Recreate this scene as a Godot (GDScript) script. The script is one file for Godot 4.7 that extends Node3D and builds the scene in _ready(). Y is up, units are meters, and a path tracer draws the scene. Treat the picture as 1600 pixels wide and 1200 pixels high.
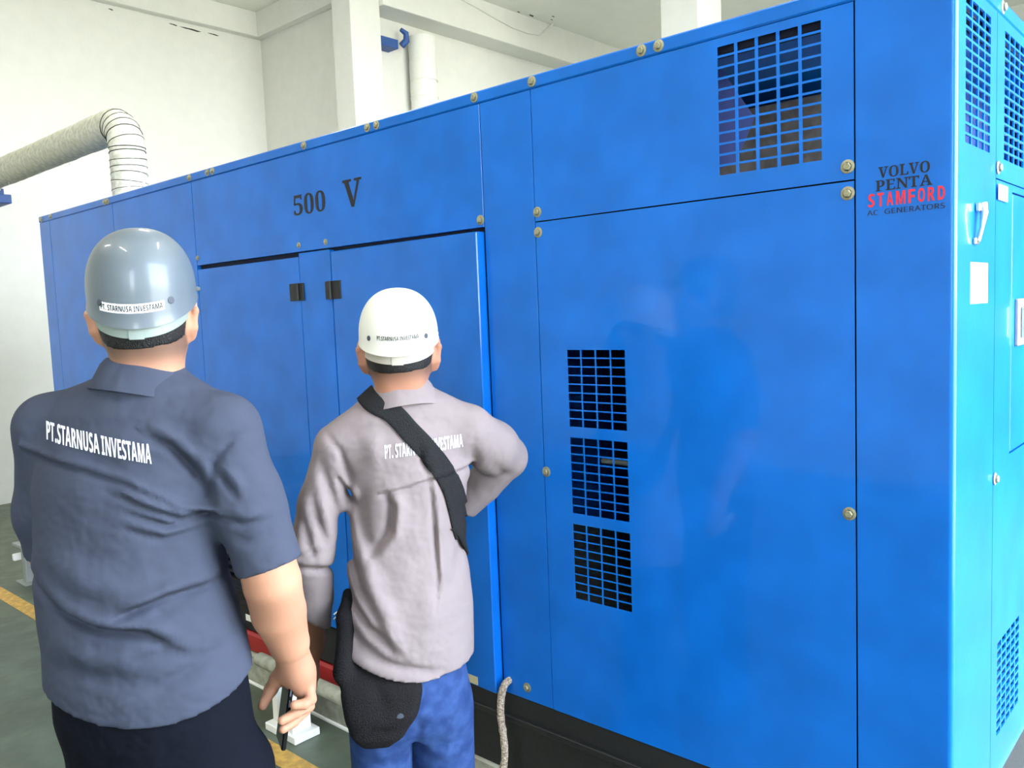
extends Node3D
# A generator room: a long blue generator enclosure, two workers seen from behind.
# World: x runs along the long face of the enclosure (right end at x = -0.457), the long face is z = 0, y is up, floor y = 0.

const EYE := Vector3(0.0, 1.55, 1.8)

var M := {}          # materials
var bolt_mesh: ArrayMesh


# ------------------------------------------------------------------ mesh builder
class MB:
	var v := PackedVector3Array()
	var n := PackedVector3Array()
	var c := PackedColorArray()
	var ix := PackedInt32Array()
	var col := Color.WHITE

	func vert(p: Vector3, nn: Vector3) -> int:
		v.append(p)
		n.append(nn)
		c.append(col)
		return v.size() - 1

	func tri(a: Vector3, b: Vector3, d: Vector3) -> void:   # counter-clockwise seen from outside
		var nn := (b - a).cross(d - a).normalized()
		var k := v.size()
		vert(a, nn)
		vert(b, nn)
		vert(d, nn)
		ix.append_array([k, k + 2, k + 1])

	func quad(a: Vector3, b: Vector3, d: Vector3, e: Vector3) -> void:
		var nn := (d - a).cross(e - b).normalized()
		var k := v.size()
		vert(a, nn)
		vert(b, nn)
		vert(d, nn)
		vert(e, nn)
		ix.append_array([k, k + 2, k + 1, k, k + 3, k + 2])

	func poly(pts: Array) -> void:
		for i in range(1, pts.size() - 1):
			tri(pts[0], pts[i], pts[i + 1])

	# box between two corners with chamfered edges
	func box(lo: Vector3, hi: Vector3, bev := 0.0, xf := Transform3D()) -> void:
		var ce := (lo + hi) * 0.5
		var h := (hi - lo) * 0.5
		bev = minf(bev, minf(h.x, minf(h.y, h.z)) * 0.49)
		var ax := [Vector3.RIGHT, Vector3.UP, Vector3.BACK]
		for a in 3:
			var b := (a + 1) % 3
			var d := (a + 2) % 3
			for s in [-1.0, 1.0]:
				var f := []
				for q in [[-1, -1], [1, -1], [1, 1], [-1, 1]]:
					f.append(xf * (ce + ax[a] * (s * h[a]) + ax[b] * (q[0] * (h[b] - bev)) + ax[d] * (q[1] * (h[d] - bev))))
				if s < 0:
					f.reverse()
				quad(f[0], f[1], f[2], f[3])
			if bev > 0.0:
				for s in [-1.0, 1.0]:
					for t in [-1.0, 1.0]:
						var f := []
						for q in [[0, -1], [0, 1], [1, 1], [1, -1]]:
							var hb: float = h[b] if q[0] == 0 else h[b] - bev
							var hd: float = h[d] - bev if q[0] == 0 else h[d]
							f.append(xf * (ce + ax[a] * (q[1] * (h[a] - bev)) + ax[b] * (s * hb) + ax[d] * (t * hd)))
						if s * t < 0:
							f.reverse()
						quad(f[3], f[2], f[1], f[0])
		if bev > 0.0:
			for sx in [-1.0, 1.0]:
				for sy in [-1.0, 1.0]:
					for sz in [-1.0, 1.0]:
						var p := xf * (ce + Vector3(sx * h.x, sy * (h.y - bev), sz * (h.z - bev)))
						var q := xf * (ce + Vector3(sx * (h.x - bev), sy * h.y, sz * (h.z - bev)))
						var r := xf * (ce + Vector3(sx * (h.x - bev), sy * (h.y - bev), sz * h.z))
						if sx * sy * sz > 0:
							tri(p, q, r)
						else:
							tri(p, r, q)

	# a sheet in the plane (p, q) of xf, its face at n = 0 and its back at n = -t, with rectangular holes cut through
	func sheet(xf: Transform3D, p0: float, p1: float, q0: float, q1: float, t: float, holes: Array) -> void:
		var ps := [p0, p1]
		var qs := [q0, q1]
		for hh in holes:
			ps.append_array([hh[0], hh[1]])
			qs.append_array([hh[2], hh[3]])
		ps = uniq(ps)
		qs = uniq(qs)
		var solid := {}
		for i in ps.size() - 1:
			for j in qs.size() - 1:
				var mp: float = (ps[i] + ps[i + 1]) * 0.5
				var mq: float = (qs[j] + qs[j + 1]) * 0.5
				var open := false
				for hh in holes:
					if mp > hh[0] and mp < hh[1] and mq > hh[2] and mq < hh[3]:
						open = true
						break
				solid[Vector2i(i, j)] = not open
		for i in ps.size() - 1:
			for j in qs.size() - 1:
				if not solid[Vector2i(i, j)]:
					continue
				var a := Vector3(ps[i], qs[j], 0)
				var b := Vector3(ps[i + 1], qs[j], 0)
				var d := Vector3(ps[i + 1], qs[j + 1], 0)
				var e := Vector3(ps[i], qs[j + 1], 0)
				var k := Vector3(0, 0, -t)
				quad(xf * a, xf * b, xf * d, xf * e)
				quad(xf * (e + k), xf * (d + k), xf * (b + k), xf * (a + k))
				if not solid.get(Vector2i(i, j - 1), false):
					quad(xf * (a + k), xf * (b + k), xf * b, xf * a)
				if not solid.get(Vector2i(i, j + 1), false):
					quad(xf * e, xf * d, xf * (d + k), xf * (e + k))
				if not solid.get(Vector2i(i - 1, j), false):
					quad(xf * (a + k), xf * a, xf * e, xf * (e + k))
				if not solid.get(Vector2i(i + 1, j), false):
					quad(xf * b, xf * (b + k), xf * (d + k), xf * d)

	func uniq(a: Array) -> Array:
		a.sort()
		var out := []
		for x in a:
			if out.is_empty() or x - out[-1] > 1e-5:
				out.append(x)
		return out

	# round tube along points
	func tube(pts: Array, rads: Array, seg := 12, caps := true) -> void:
		var base := v.size()
		var up := Vector3.UP
		var t0: Vector3 = (pts[1] - pts[0]).normalized()
		if absf(t0.dot(up)) > 0.9:
			up = Vector3.RIGHT
		var side := t0.cross(up).normalized()
		for i in pts.size():
			var t: Vector3 = (pts[mini(i + 1, pts.size() - 1)] - pts[maxi(i - 1, 0)]).normalized()
			side = (side - t * side.dot(t)).normalized()
			var o := t.cross(side)
			var r: float = rads[mini(i, rads.size() - 1)]
			for k in seg:
				var an := TAU * k / seg
				var d := side * cos(an) + o * sin(an)
				vert(pts[i] + d * r, d)
		for i in pts.size() - 1:
			for k in seg:
				var a := base + i * seg + k
				var b := base + i * seg + (k + 1) % seg
				ix.append_array([a, a + seg, b, b, a + seg, b + seg])
		if caps:
			for e in [0, pts.size() - 1]:
				var ring := []
				for k in seg:
					ring.append(v[base + e * seg + k])
				if e == 0:
					ring.reverse()
				poly(ring)

	# surface of revolution round the y axis of xf, profile from bottom to top as Vector2(radius, height), flat bands
	func lathe(prof: Array, seg: int, xf: Transform3D, smooth := true) -> void:
		for j in prof.size() - 1:
			var a: Vector2 = prof[j]
			var b: Vector2 = prof[j + 1]
			var d := b - a
			if d.length() < 1e-6:
				continue
			var nn := Vector2(d.y, -d.x).normalized()
			for k in seg:
				var a0 := TAU * k / seg
				var a1 := TAU * (k + 1) / seg
				var c0 := Vector3(cos(a0), 0, sin(a0))
				var c1 := Vector3(cos(a1), 0, sin(a1))
				var p := [c0 * a.x + Vector3.UP * a.y, c1 * a.x + Vector3.UP * a.y, c1 * b.x + Vector3.UP * b.y, c0 * b.x + Vector3.UP * b.y]
				if smooth:
					var m0 := (xf.basis * (c0 * nn.x + Vector3.UP * nn.y)).normalized()
					var m1 := (xf.basis * (c1 * nn.x + Vector3.UP * nn.y)).normalized()
					var s := v.size()
					vert(xf * p[0], m0)
					vert(xf * p[1], m1)
					vert(xf * p[2], m1)
					vert(xf * p[3], m0)
					ix.append_array([s, s + 1, s + 2, s, s + 2, s + 3])
				else:
					quad(xf * p[3], xf * p[2], xf * p[1], xf * p[0])

	# grid of points [row][column] as a smooth sheet; flip turns it round
	func grid(rows: Array, closed := false, flip := false) -> void:
		var base := v.size()
		var w: int = rows[0].size()
		var h := rows.size()
		for j in h:
			for i in w:
				var i0 := (i - 1 + w) % w if closed else maxi(i - 1, 0)
				var i1 := (i + 1) % w if closed else mini(i + 1, w - 1)
				var du: Vector3 = rows[j][i1] - rows[j][i0]
				var dv: Vector3 = rows[mini(j + 1, h - 1)][i] - rows[maxi(j - 1, 0)][i]
				var nn := du.cross(dv)
				nn = nn.normalized() if nn.length() > 1e-12 else Vector3.UP
				vert(rows[j][i], -nn if flip else nn)
		for j in h - 1:
			for i in (w if closed else w - 1):
				var a := base + j * w + i
				var b := base + j * w + (i + 1) % w
				var d := b + w
				var e := a + w
				if flip:
					ix.append_array([a, b, d, a, d, e])
				else:
					ix.append_array([a, d, b, a, e, d])

	func smooth_normals() -> void:
		for i in n.size():
			n[i] = Vector3.ZERO
		for t in range(0, ix.size(), 3):
			var a := v[ix[t]]
			var nn := (v[ix[t + 2]] - a).cross(v[ix[t + 1]] - a)
			n[ix[t]] += nn
			n[ix[t + 1]] += nn
			n[ix[t + 2]] += nn
		for i in n.size():
			n[i] = n[i].normalized()

	func mesh() -> ArrayMesh:
		var a := []
		a.resize(Mesh.ARRAY_MAX)
		a[Mesh.ARRAY_VERTEX] = v
		a[Mesh.ARRAY_NORMAL] = n
		a[Mesh.ARRAY_COLOR] = c
		a[Mesh.ARRAY_INDEX] = ix
		var m := ArrayMesh.new()
		m.add_surface_from_arrays(Mesh.PRIMITIVE_TRIANGLES, a)
		return m


# ------------------------------------------------------------------ distance fields for bodies and cloth
class Field:
	var rows := []        # torso sections: [y, cx, cz, a, b]
	var rowk := 0.03
	var caps := []        # tapered capsules: [ax, ay, az, dx, dy, dz, 1/len2, ra, rb, blend]
	var ells := []        # ellipsoids: [centre, inverse basis, radii, blend]
	var flat := []        # capsules that end flat: [number, end, direction]
	var cuts := []        # half spaces taken away: [point, outward normal]
	var folds := []       # creases: [points (s, y), width, height, kind, back only]
	var dents := []       # soft local pushes along the surface: [point, radius, height]
	var el := Vector3.RIGHT
	var dl := Vector3.FORWARD
	var hem := []         # [y0, k, s0]: cloth ends below y0 + k (s - s0)^2
	var round_rows := 2.0

	func cap(a: Vector3, b: Vector3, ra: float, rb: float, k := 0.03) -> void:
		var d := b - a
		caps.append(PackedFloat32Array([a.x, a.y, a.z, d.x, d.y, d.z, 1.0 / maxf(d.length_squared(), 1e-9), ra, rb, k]))

	func chain(pts: Array, rads: Array, k := 0.03) -> void:
		for i in pts.size() - 1:
			cap(pts[i], pts[i + 1], rads[i], rads[i + 1], k)

	func ell(c: Vector3, r: Vector3, k := 0.02, b := Basis()) -> void:
		ells.append([c, b.inverse(), r, k])

	func base(x: float, y: float, z: float) -> float:
		var d := 1e3
		if not rows.is_empty():
			var m: int = rows.size()
			var i := 0
			while i < m - 2 and y < rows[i + 1][0]:
				i += 1
			var r0: PackedFloat32Array = rows[i]
			var r1: PackedFloat32Array = rows[i + 1]
			var t := clampf((r0[0] - y) / (r0[0] - r1[0]), 0.0, 1.0)
			t = t * t * (3.0 - 2.0 * t) * 0.5 + t * 0.5
			var ca := lerpf(r0[3], r1[3], t)
			var cb := lerpf(r0[4], r1[4], t)
			var px := x - lerpf(r0[1], r1[1], t)
			var pz := z - lerpf(r0[2], r1[2], t)
			var ex := absf(px) / ca
			var ez := absf(pz) / cb
			var p4 := pow(pow(ex, round_rows) + pow(ez, round_rows), 1.0 / round_rows)
			var g := sqrt(ex * ex / (ca * ca) + ez * ez / (cb * cb))
			var dr := (p4 - 1.0) * (p4 / maxf(g, 1e-4)) if p4 > 0.35 else -minf(ca, cb) * 0.6
			var top: float = rows[0][0]
			var bot: float = rows[m - 1][0]
			var dy := maxf(y - top, bot - y)
			if dy > 0.0:
				dr = sqrt(maxf(dr, 0.0) * maxf(dr, 0.0) + dy * dy)
			else:
				dr = maxf(dr, dy)
			d = dr
		var at := -1
		for q: PackedFloat32Array in caps:
			at += 1
			var ax := x - q[0]
			var ay := y - q[1]
			var az := z - q[2]
			var t := clampf((ax * q[3] + ay * q[4] + az * q[5]) * q[6], 0.0, 1.0)
			ax -= q[3] * t
			ay -= q[4] * t
			az -= q[5] * t
			var e := sqrt(ax * ax + ay * ay + az * az) - (q[7] + (q[8] - q[7]) * t)
			for w: Array in flat:
				if w[0] == at:
					e = maxf(e, (Vector3(x, y, z) - w[1]).dot(w[2]))
			var k := q[9]
			var h := k - absf(d - e)
			d = minf(d, e)
			if h > 0.0:
				d -= h * h * 0.25 / k
		for q: Array in ells:
			var l: Vector3 = q[1] * (Vector3(x, y, z) - q[0])
			var r: Vector3 = q[2]
			var a := l / r
			var k0 := a.length()
			var k1 := (a / r).length()
			var e := k0 * (k0 - 1.0) / maxf(k1, 1e-5)
			if k0 < 0.3:
				e = -minf(r.x, minf(r.y, r.z)) * 0.7
			var k: float = q[3]
			var h := k - absf(d - e)
			d = minf(d, e)
			if h > 0.0:
				d -= h * h * 0.25 / k
		for q: Array in cuts:
			d = maxf(d, (Vector3(x, y, z) - q[0]).dot(q[1]))
		if not hem.is_empty():
			var s: float = x * el.x + z * el.z - hem[2]
			d = maxf(d, hem[0] + hem[1] * s * s - y)
		return d

	func fine(x: float, y: float, z: float, d: float) -> float:
		var s := x * el.x + z * el.z
		var depth := x * dl.x + z * dl.z
		for q: Array in folds:
			if q[4] and depth > 0.06:
				continue
			var pts: PackedVector2Array = q[0]
			var w: float = q[1]
			var bx: Rect2 = q[5]
			if s < bx.position.x or s > bx.end.x or y < bx.position.y or y > bx.end.y:
				continue
			var best := 1e3
			var sg := 1.0
			var at := 0.0
			var m := pts.size() - 1
			for i in m:
				var a := pts[i]
				var ab := pts[i + 1] - a
				var ap := Vector2(s, y) - a
				var t := clampf(ap.dot(ab) / ab.length_squared(), 0.0, 1.0)
				var e := (ap - ab * t).length()
				if e < best:
					best = e
					sg = signf(ab.x * ap.y - ab.y * ap.x)
					at = (i + t) / m
			var u := best / w
			if u > 2.6:
				continue
			var fade := sin(PI * clampf(at * 0.92 + 0.04, 0.0, 1.0))
			if q[3] == 1:      # a step: the side on the left stands proud
				fade = minf(1.0, 6.0 * fade)
				d -= q[2] * fade * sg * (u * exp(-u * u) * 1.6 if u > 0.25 else u * 1.5)
			elif q[3] == 2:    # a rolled fold: a ridge on the left of a groove
				d -= q[2] * fade * (1.0 * exp(-pow((sg * u - 0.9), 2.0)) - 1.1 * exp(-pow((sg * u + 0.35) * 1.7, 2.0)))
			else:
				d -= q[2] * fade * exp(-u * u)
		for q: Array in dents:
			var e: float = (Vector3(x, y, z) - q[0]).length() / q[1]
			if e < 2.5:
				d -= q[2] * exp(-e * e)
		return d

	func fold(pts: Array, w: float, h: float, kind := 0, back := true) -> void:
		var p := PackedVector2Array()
		for q in pts:
			p.append(Vector2(q[0], q[1]))
		var r := Rect2(p[0], Vector2.ZERO)
		for q in p:
			r = r.expand(q)
		folds.append([p, w, h, kind, back, r.grow(w * 2.7)])

	func f(p: Vector3) -> float:
		var d := base(p.x, p.y, p.z)
		if absf(d) < 0.04 and (folds.size() > 0 or dents.size() > 0):
			d = fine(p.x, p.y, p.z, d)
		return d

	# the point of the surface met when one looks along dl at (s, y), and its outward normal
	func hit(s: float, y: float, from := -0.5, dir := Vector3.ZERO) -> Array:
		var dd := dl if dir == Vector3.ZERO else dir
		var p := el * s + Vector3(0, y, 0) + dd * from
		var near := p
		var least := 1e3
		for i in 60:
			var d := f(p)
			if d < least:
				least = d
				near = p
			if d < 0.0004 or d > 1.5:
				break
			p += dd * maxf(d * 0.7, 0.0003)
		p = near
		var e := 0.004
		var g := Vector3(f(p + Vector3(e, 0, 0)) - f(p - Vector3(e, 0, 0)), f(p + Vector3(0, e, 0)) - f(p - Vector3(0, e, 0)), f(p + Vector3(0, 0, e)) - f(p - Vector3(0, 0, e))).normalized()
		return [p, g]

	# surface nets: adds the surface inside the box to a mesh builder
	func nets(mb: MB, lo: Vector3, hi: Vector3, cell: float, tinted := false) -> void:
		var nx := int(ceil((hi.x - lo.x) / cell)) + 1
		var ny := int(ceil((hi.y - lo.y) / cell)) + 1
		var nz := int(ceil((hi.z - lo.z) / cell)) + 1
		var B := 4
		nx = int(ceil(float(nx) / B)) * B + 1
		ny = int(ceil(float(ny) / B)) * B + 1
		nz = int(ceil(float(nz) / B)) * B + 1
		var val := PackedFloat32Array()
		val.resize(nx * ny * nz)
		val.fill(99.0)
		var live := []
		var reach := cell * B * 0.87 * 1.5 + 0.012
		for bk in nz / B:
			for bj in ny / B:
				for bi in nx / B:
					var cx := lo.x + (bi + 0.5) * B * cell
					var cy := lo.y + (bj + 0.5) * B * cell
					var cz := lo.z + (bk + 0.5) * B * cell
					var d := base(cx, cy, cz)
					if absf(d) < reach:
						live.append(Vector3i(bi, bj, bk))
					elif d < 0.0:
						for k in range(bk * B, bk * B + B + 1):
							for j in range(bj * B, bj * B + B + 1):
								var o := (k * ny + j) * nx + bi * B
								for i in B + 1:
									if val[o + i] == 99.0:
										val[o + i] = -98.0
		var hasf := folds.size() > 0 or dents.size() > 0
		for b: Vector3i in live:
			for k in range(b.z * B, b.z * B + B + 1):
				for j in range(b.y * B, b.y * B + B + 1):
					var o := (k * ny + j) * nx + b.x * B
					for i in B + 1:
						var w := val[o + i]
						if w == 99.0 or w == -98.0:
							var x := lo.x + (b.x * B + i) * cell
							var y := lo.y + j * cell
							var z := lo.z + k * cell
							var d := base(x, y, z)
							if hasf and absf(d) < 0.03:
								d = fine(x, y, z, d)
							val[o + i] = d
		var id := {}
		var sx := 1
		var sy := nx
		var sz := nx * ny
		for b: Vector3i in live:
			for k in range(b.z * B, b.z * B + B):
				for j in range(b.y * B, b.y * B + B):
					for i in range(b.x * B, b.x * B + B):
						var o := (k * ny + j) * nx + i
						var m := 0
						var q := [val[o], val[o + sx], val[o + sy], val[o + sx + sy], val[o + sz], val[o + sx + sz], val[o + sy + sz], val[o + sx + sy + sz]]
						for e in 8:
							if q[e] < 0.0:
								m += 1
						if m == 0 or m == 8:
							continue
						var acc := Vector3.ZERO
						var cnt := 0
						for e in 8:
							for ax in 3:
								var e2 := e | (1 << ax)
								if e2 == e:
									continue
								var a: float = q[e]
								var c: float = q[e2]
								if (a < 0.0) == (c < 0.0):
									continue
								var t := clampf(a / (a - c), 0.0, 1.0)
								var p := Vector3(e & 1, (e >> 1) & 1, (e >> 2) & 1)
								p[ax] += t
								acc += p
								cnt += 1
						acc /= cnt
						var pos := lo + (Vector3(i, j, k) + acc) * cell
						if tinted:
							mb.col = shade(pos)
						id[o] = mb.vert(pos, Vector3.UP)
		for o: int in id:
			var i := o % nx
			var j := (o / nx) % ny
			var k := o / sz
			var here := val[o] < 0.0
			if j > 0 and k > 0 and i < nx - 1 and here != (val[o + sx] < 0.0):
				if id.has(o - sy) and id.has(o - sz) and id.has(o - sy - sz):
					put(mb, id[o], id[o - sy], id[o - sy - sz], id[o - sz], here)
			if i > 0 and k > 0 and j < ny - 1 and here != (val[o + sy] < 0.0):
				if id.has(o - sx) and id.has(o - sz) and id.has(o - sx - sz):
					put(mb, id[o], id[o - sz], id[o - sx - sz], id[o - sx], here)
			if i > 0 and j > 0 and k < nz - 1 and here != (val[o + sz] < 0.0):
				if id.has(o - sx) and id.has(o - sy) and id.has(o - sx - sy):
					put(mb, id[o], id[o - sx], id[o - sx - sy], id[o - sy], here)

	func shade(_p: Vector3) -> Color:
		return Color.WHITE

	func put(mb: MB, a: int, b: int, c: int, d: int, here: bool) -> void:
		if here:
			mb.ix.append_array([a, c, b, a, d, c])
		else:
			mb.ix.append_array([a, b, c, a, c, d])


# ------------------------------------------------------------------ scene objects
func add(called: String, mb: MB, mat: Material, parent: Node = self) -> MeshInstance3D:
	return add_mesh(called, mb.mesh(), mat, parent)

func add_mesh(called: String, mesh: Mesh, mat: Material, parent: Node = self) -> MeshInstance3D:
	var o := MeshInstance3D.new()
	o.mesh = mesh
	o.material_override = mat
	o.cast_shadow = GeometryInstance3D.SHADOW_CASTING_SETTING_ON
	o.name = free_name(called, parent)
	parent.add_child(o, true)
	return o

func free_name(called: String, parent: Node) -> String:
	if parent.get_node_or_null(called) == null:
		return called
	var i := 1
	while parent.get_node_or_null("%s_%03d" % [called, i]) != null:
		i += 1
	return "%s_%03d" % [called, i]

func thing(called: String, label: String, category: String, at := Vector3.ZERO, turn := 0.0, group := "") -> Node3D:
	var o := Node3D.new()
	o.name = free_name(called, self)
	add_child(o, true)
	o.position = at
	o.rotation.y = turn
	return tag(o, label, category, group)

func tag(o: Node3D, label: String, category: String, group := "") -> Node3D:
	o.set_meta("label", label)
	o.set_meta("category", category)
	if group:
		o.set_meta("group", group)
	return o

func structure(called: String, mb: MB, mat: Material, parent: Node = self) -> MeshInstance3D:
	var o := add(called, mb, mat, parent)
	if parent == self:
		o.set_meta("kind", "structure")
	return o

# lettering: the triangles of a TextMesh fitted into a box w by h round the origin (h is the height of the capitals), 1 unit deep along z
func letters(text: String, w: float, h: float, face := "Droid Sans", weight := 700, thick := 0.001, lean := 0.0) -> MB:
	var t := TextMesh.new()
	var f := SystemFont.new()
	f.font_names = PackedStringArray([face])
	f.font_weight = weight
	t.font = f
	t.font_size = 64
	t.pixel_size = 0.01
	t.depth = 0.02
	t.curve_step = 2.0
	t.text = text
	var lo := Vector3(1e9, 1e9, 1e9)
	var hi := -lo
	var mb := MB.new()
	for s in t.get_surface_count():
		var a := t.surface_get_arrays(s)
		var vv: PackedVector3Array = a[Mesh.ARRAY_VERTEX]
		var nn: PackedVector3Array = a[Mesh.ARRAY_NORMAL]
		var base := mb.v.size()
		for i in vv.size():
			lo = lo.min(vv[i])
			hi = hi.max(vv[i])
			mb.vert(vv[i], nn[i])
		var ii = a[Mesh.ARRAY_INDEX]
		if ii == null or ii.is_empty():
			for i in vv.size():
				mb.ix.append(base + i)
		else:
			for i in ii:
				mb.ix.append(base + i)
	for i in mb.v.size():
		var p := mb.v[i]
		p.x = ((p.x - lo.x) / (hi.x - lo.x) - 0.5) * w
		p.y = ((p.y - lo.y) / (hi.y - lo.y) - 0.5) * h
		p.z = (p.z - lo.z) / (hi.z - lo.z) * thick
		p.x += lean * p.y
		mb.v[i] = p
	return mb

func placed(mb: MB, xf: Transform3D) -> MB:
	for i in mb.v.size():
		mb.v[i] = xf * mb.v[i]
		mb.n[i] = (xf.basis * mb.n[i]).normalized()
	return mb

# ------------------------------------------------------------------ materials
func noise_tex(freq: float, octaves: int, seed_: int, normal := 0.0, size := 256, ramp: Gradient = null, kind := FastNoiseLite.TYPE_SIMPLEX_SMOOTH) -> NoiseTexture2D:
	var nz := FastNoiseLite.new()
	nz.noise_type = kind
	nz.seed = seed_
	nz.frequency = freq
	nz.fractal_octaves = octaves
	var t := NoiseTexture2D.new()
	t.width = size
	t.height = size
	t.seamless = true
	t.noise = nz
	if normal > 0.0:
		t.as_normal_map = true
		t.bump_strength = normal
	if ramp:
		t.color_ramp = ramp
	return t

func mat(col: Color, rough: float, metal := 0.0) -> StandardMaterial3D:
	var m := StandardMaterial3D.new()
	m.albedo_color = col
	m.roughness = rough
	m.metallic = metal
	return m

func ramp2(a: Color, b: Color, p := 0.0, q := 1.0) -> Gradient:
	var g := Gradient.new()
	g.set_color(0, a)
	g.set_color(1, b)
	g.set_offset(0, p)
	g.set_offset(1, q)
	return g

func textured(col: Color, rough: float, alb: Texture2D, nrm: Texture2D, scale: float, nscale: float, world := false) -> StandardMaterial3D:
	var m := mat(col, rough)
	m.albedo_texture = alb
	if nrm:
		m.normal_enabled = true
		m.normal_texture = nrm
		m.normal_scale = nscale
	m.uv1_triplanar = true
	m.uv1_world_triplanar = world
	m.uv1_scale = Vector3.ONE * scale
	return m

# ------------------------------------------------------------------ the scene
func _ready() -> void:
	set_camera_and_light()
	make_materials()
	build_room()
	build_enclosure()
	build_pipes()
	build_floor_things()
	build_person_in_grey()
	build_person_in_mauve()

func set_camera_and_light() -> void:
	var cam := Camera3D.new()
	cam.name = "camera"
	cam.fov = 49.21
	cam.near = 0.05
	cam.far = 60.0
	var yaw := 0.73669965
	var pitch := -0.08666401
	var roll := -0.0400492
	cam.transform = Transform3D(Basis(Vector3.UP, yaw) * Basis(Vector3.RIGHT, pitch) * Basis(Vector3.BACK, roll), EYE)
	add_child(cam)
	cam.current = true
	var env := Environment.new()
	env.background_mode = Environment.BG_SKY
	var sky := Sky.new()
	var sm := ProceduralSkyMaterial.new()
	sm.sky_top_color = Color(0.80, 0.88, 0.98)
	sm.sky_horizon_color = Color(0.96, 0.98, 1.0)
	sm.ground_bottom_color = Color(0.62, 0.62, 0.58)
	sm.ground_horizon_color = Color(0.80, 0.80, 0.76)
	sky.sky_material = sm
	env.sky = sky
	env.background_energy_multiplier = 32.0
	env.tonemap_mode = Environment.TONE_MAPPER_LINEAR
	env.tonemap_exposure = 0.83
	env.sdfgi_enabled = true
	env.ssao_enabled = true
	env.ssil_enabled = true
	var we := WorldEnvironment.new()
	we.name = "environment"
	we.environment = env
	add_child(we)

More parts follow.
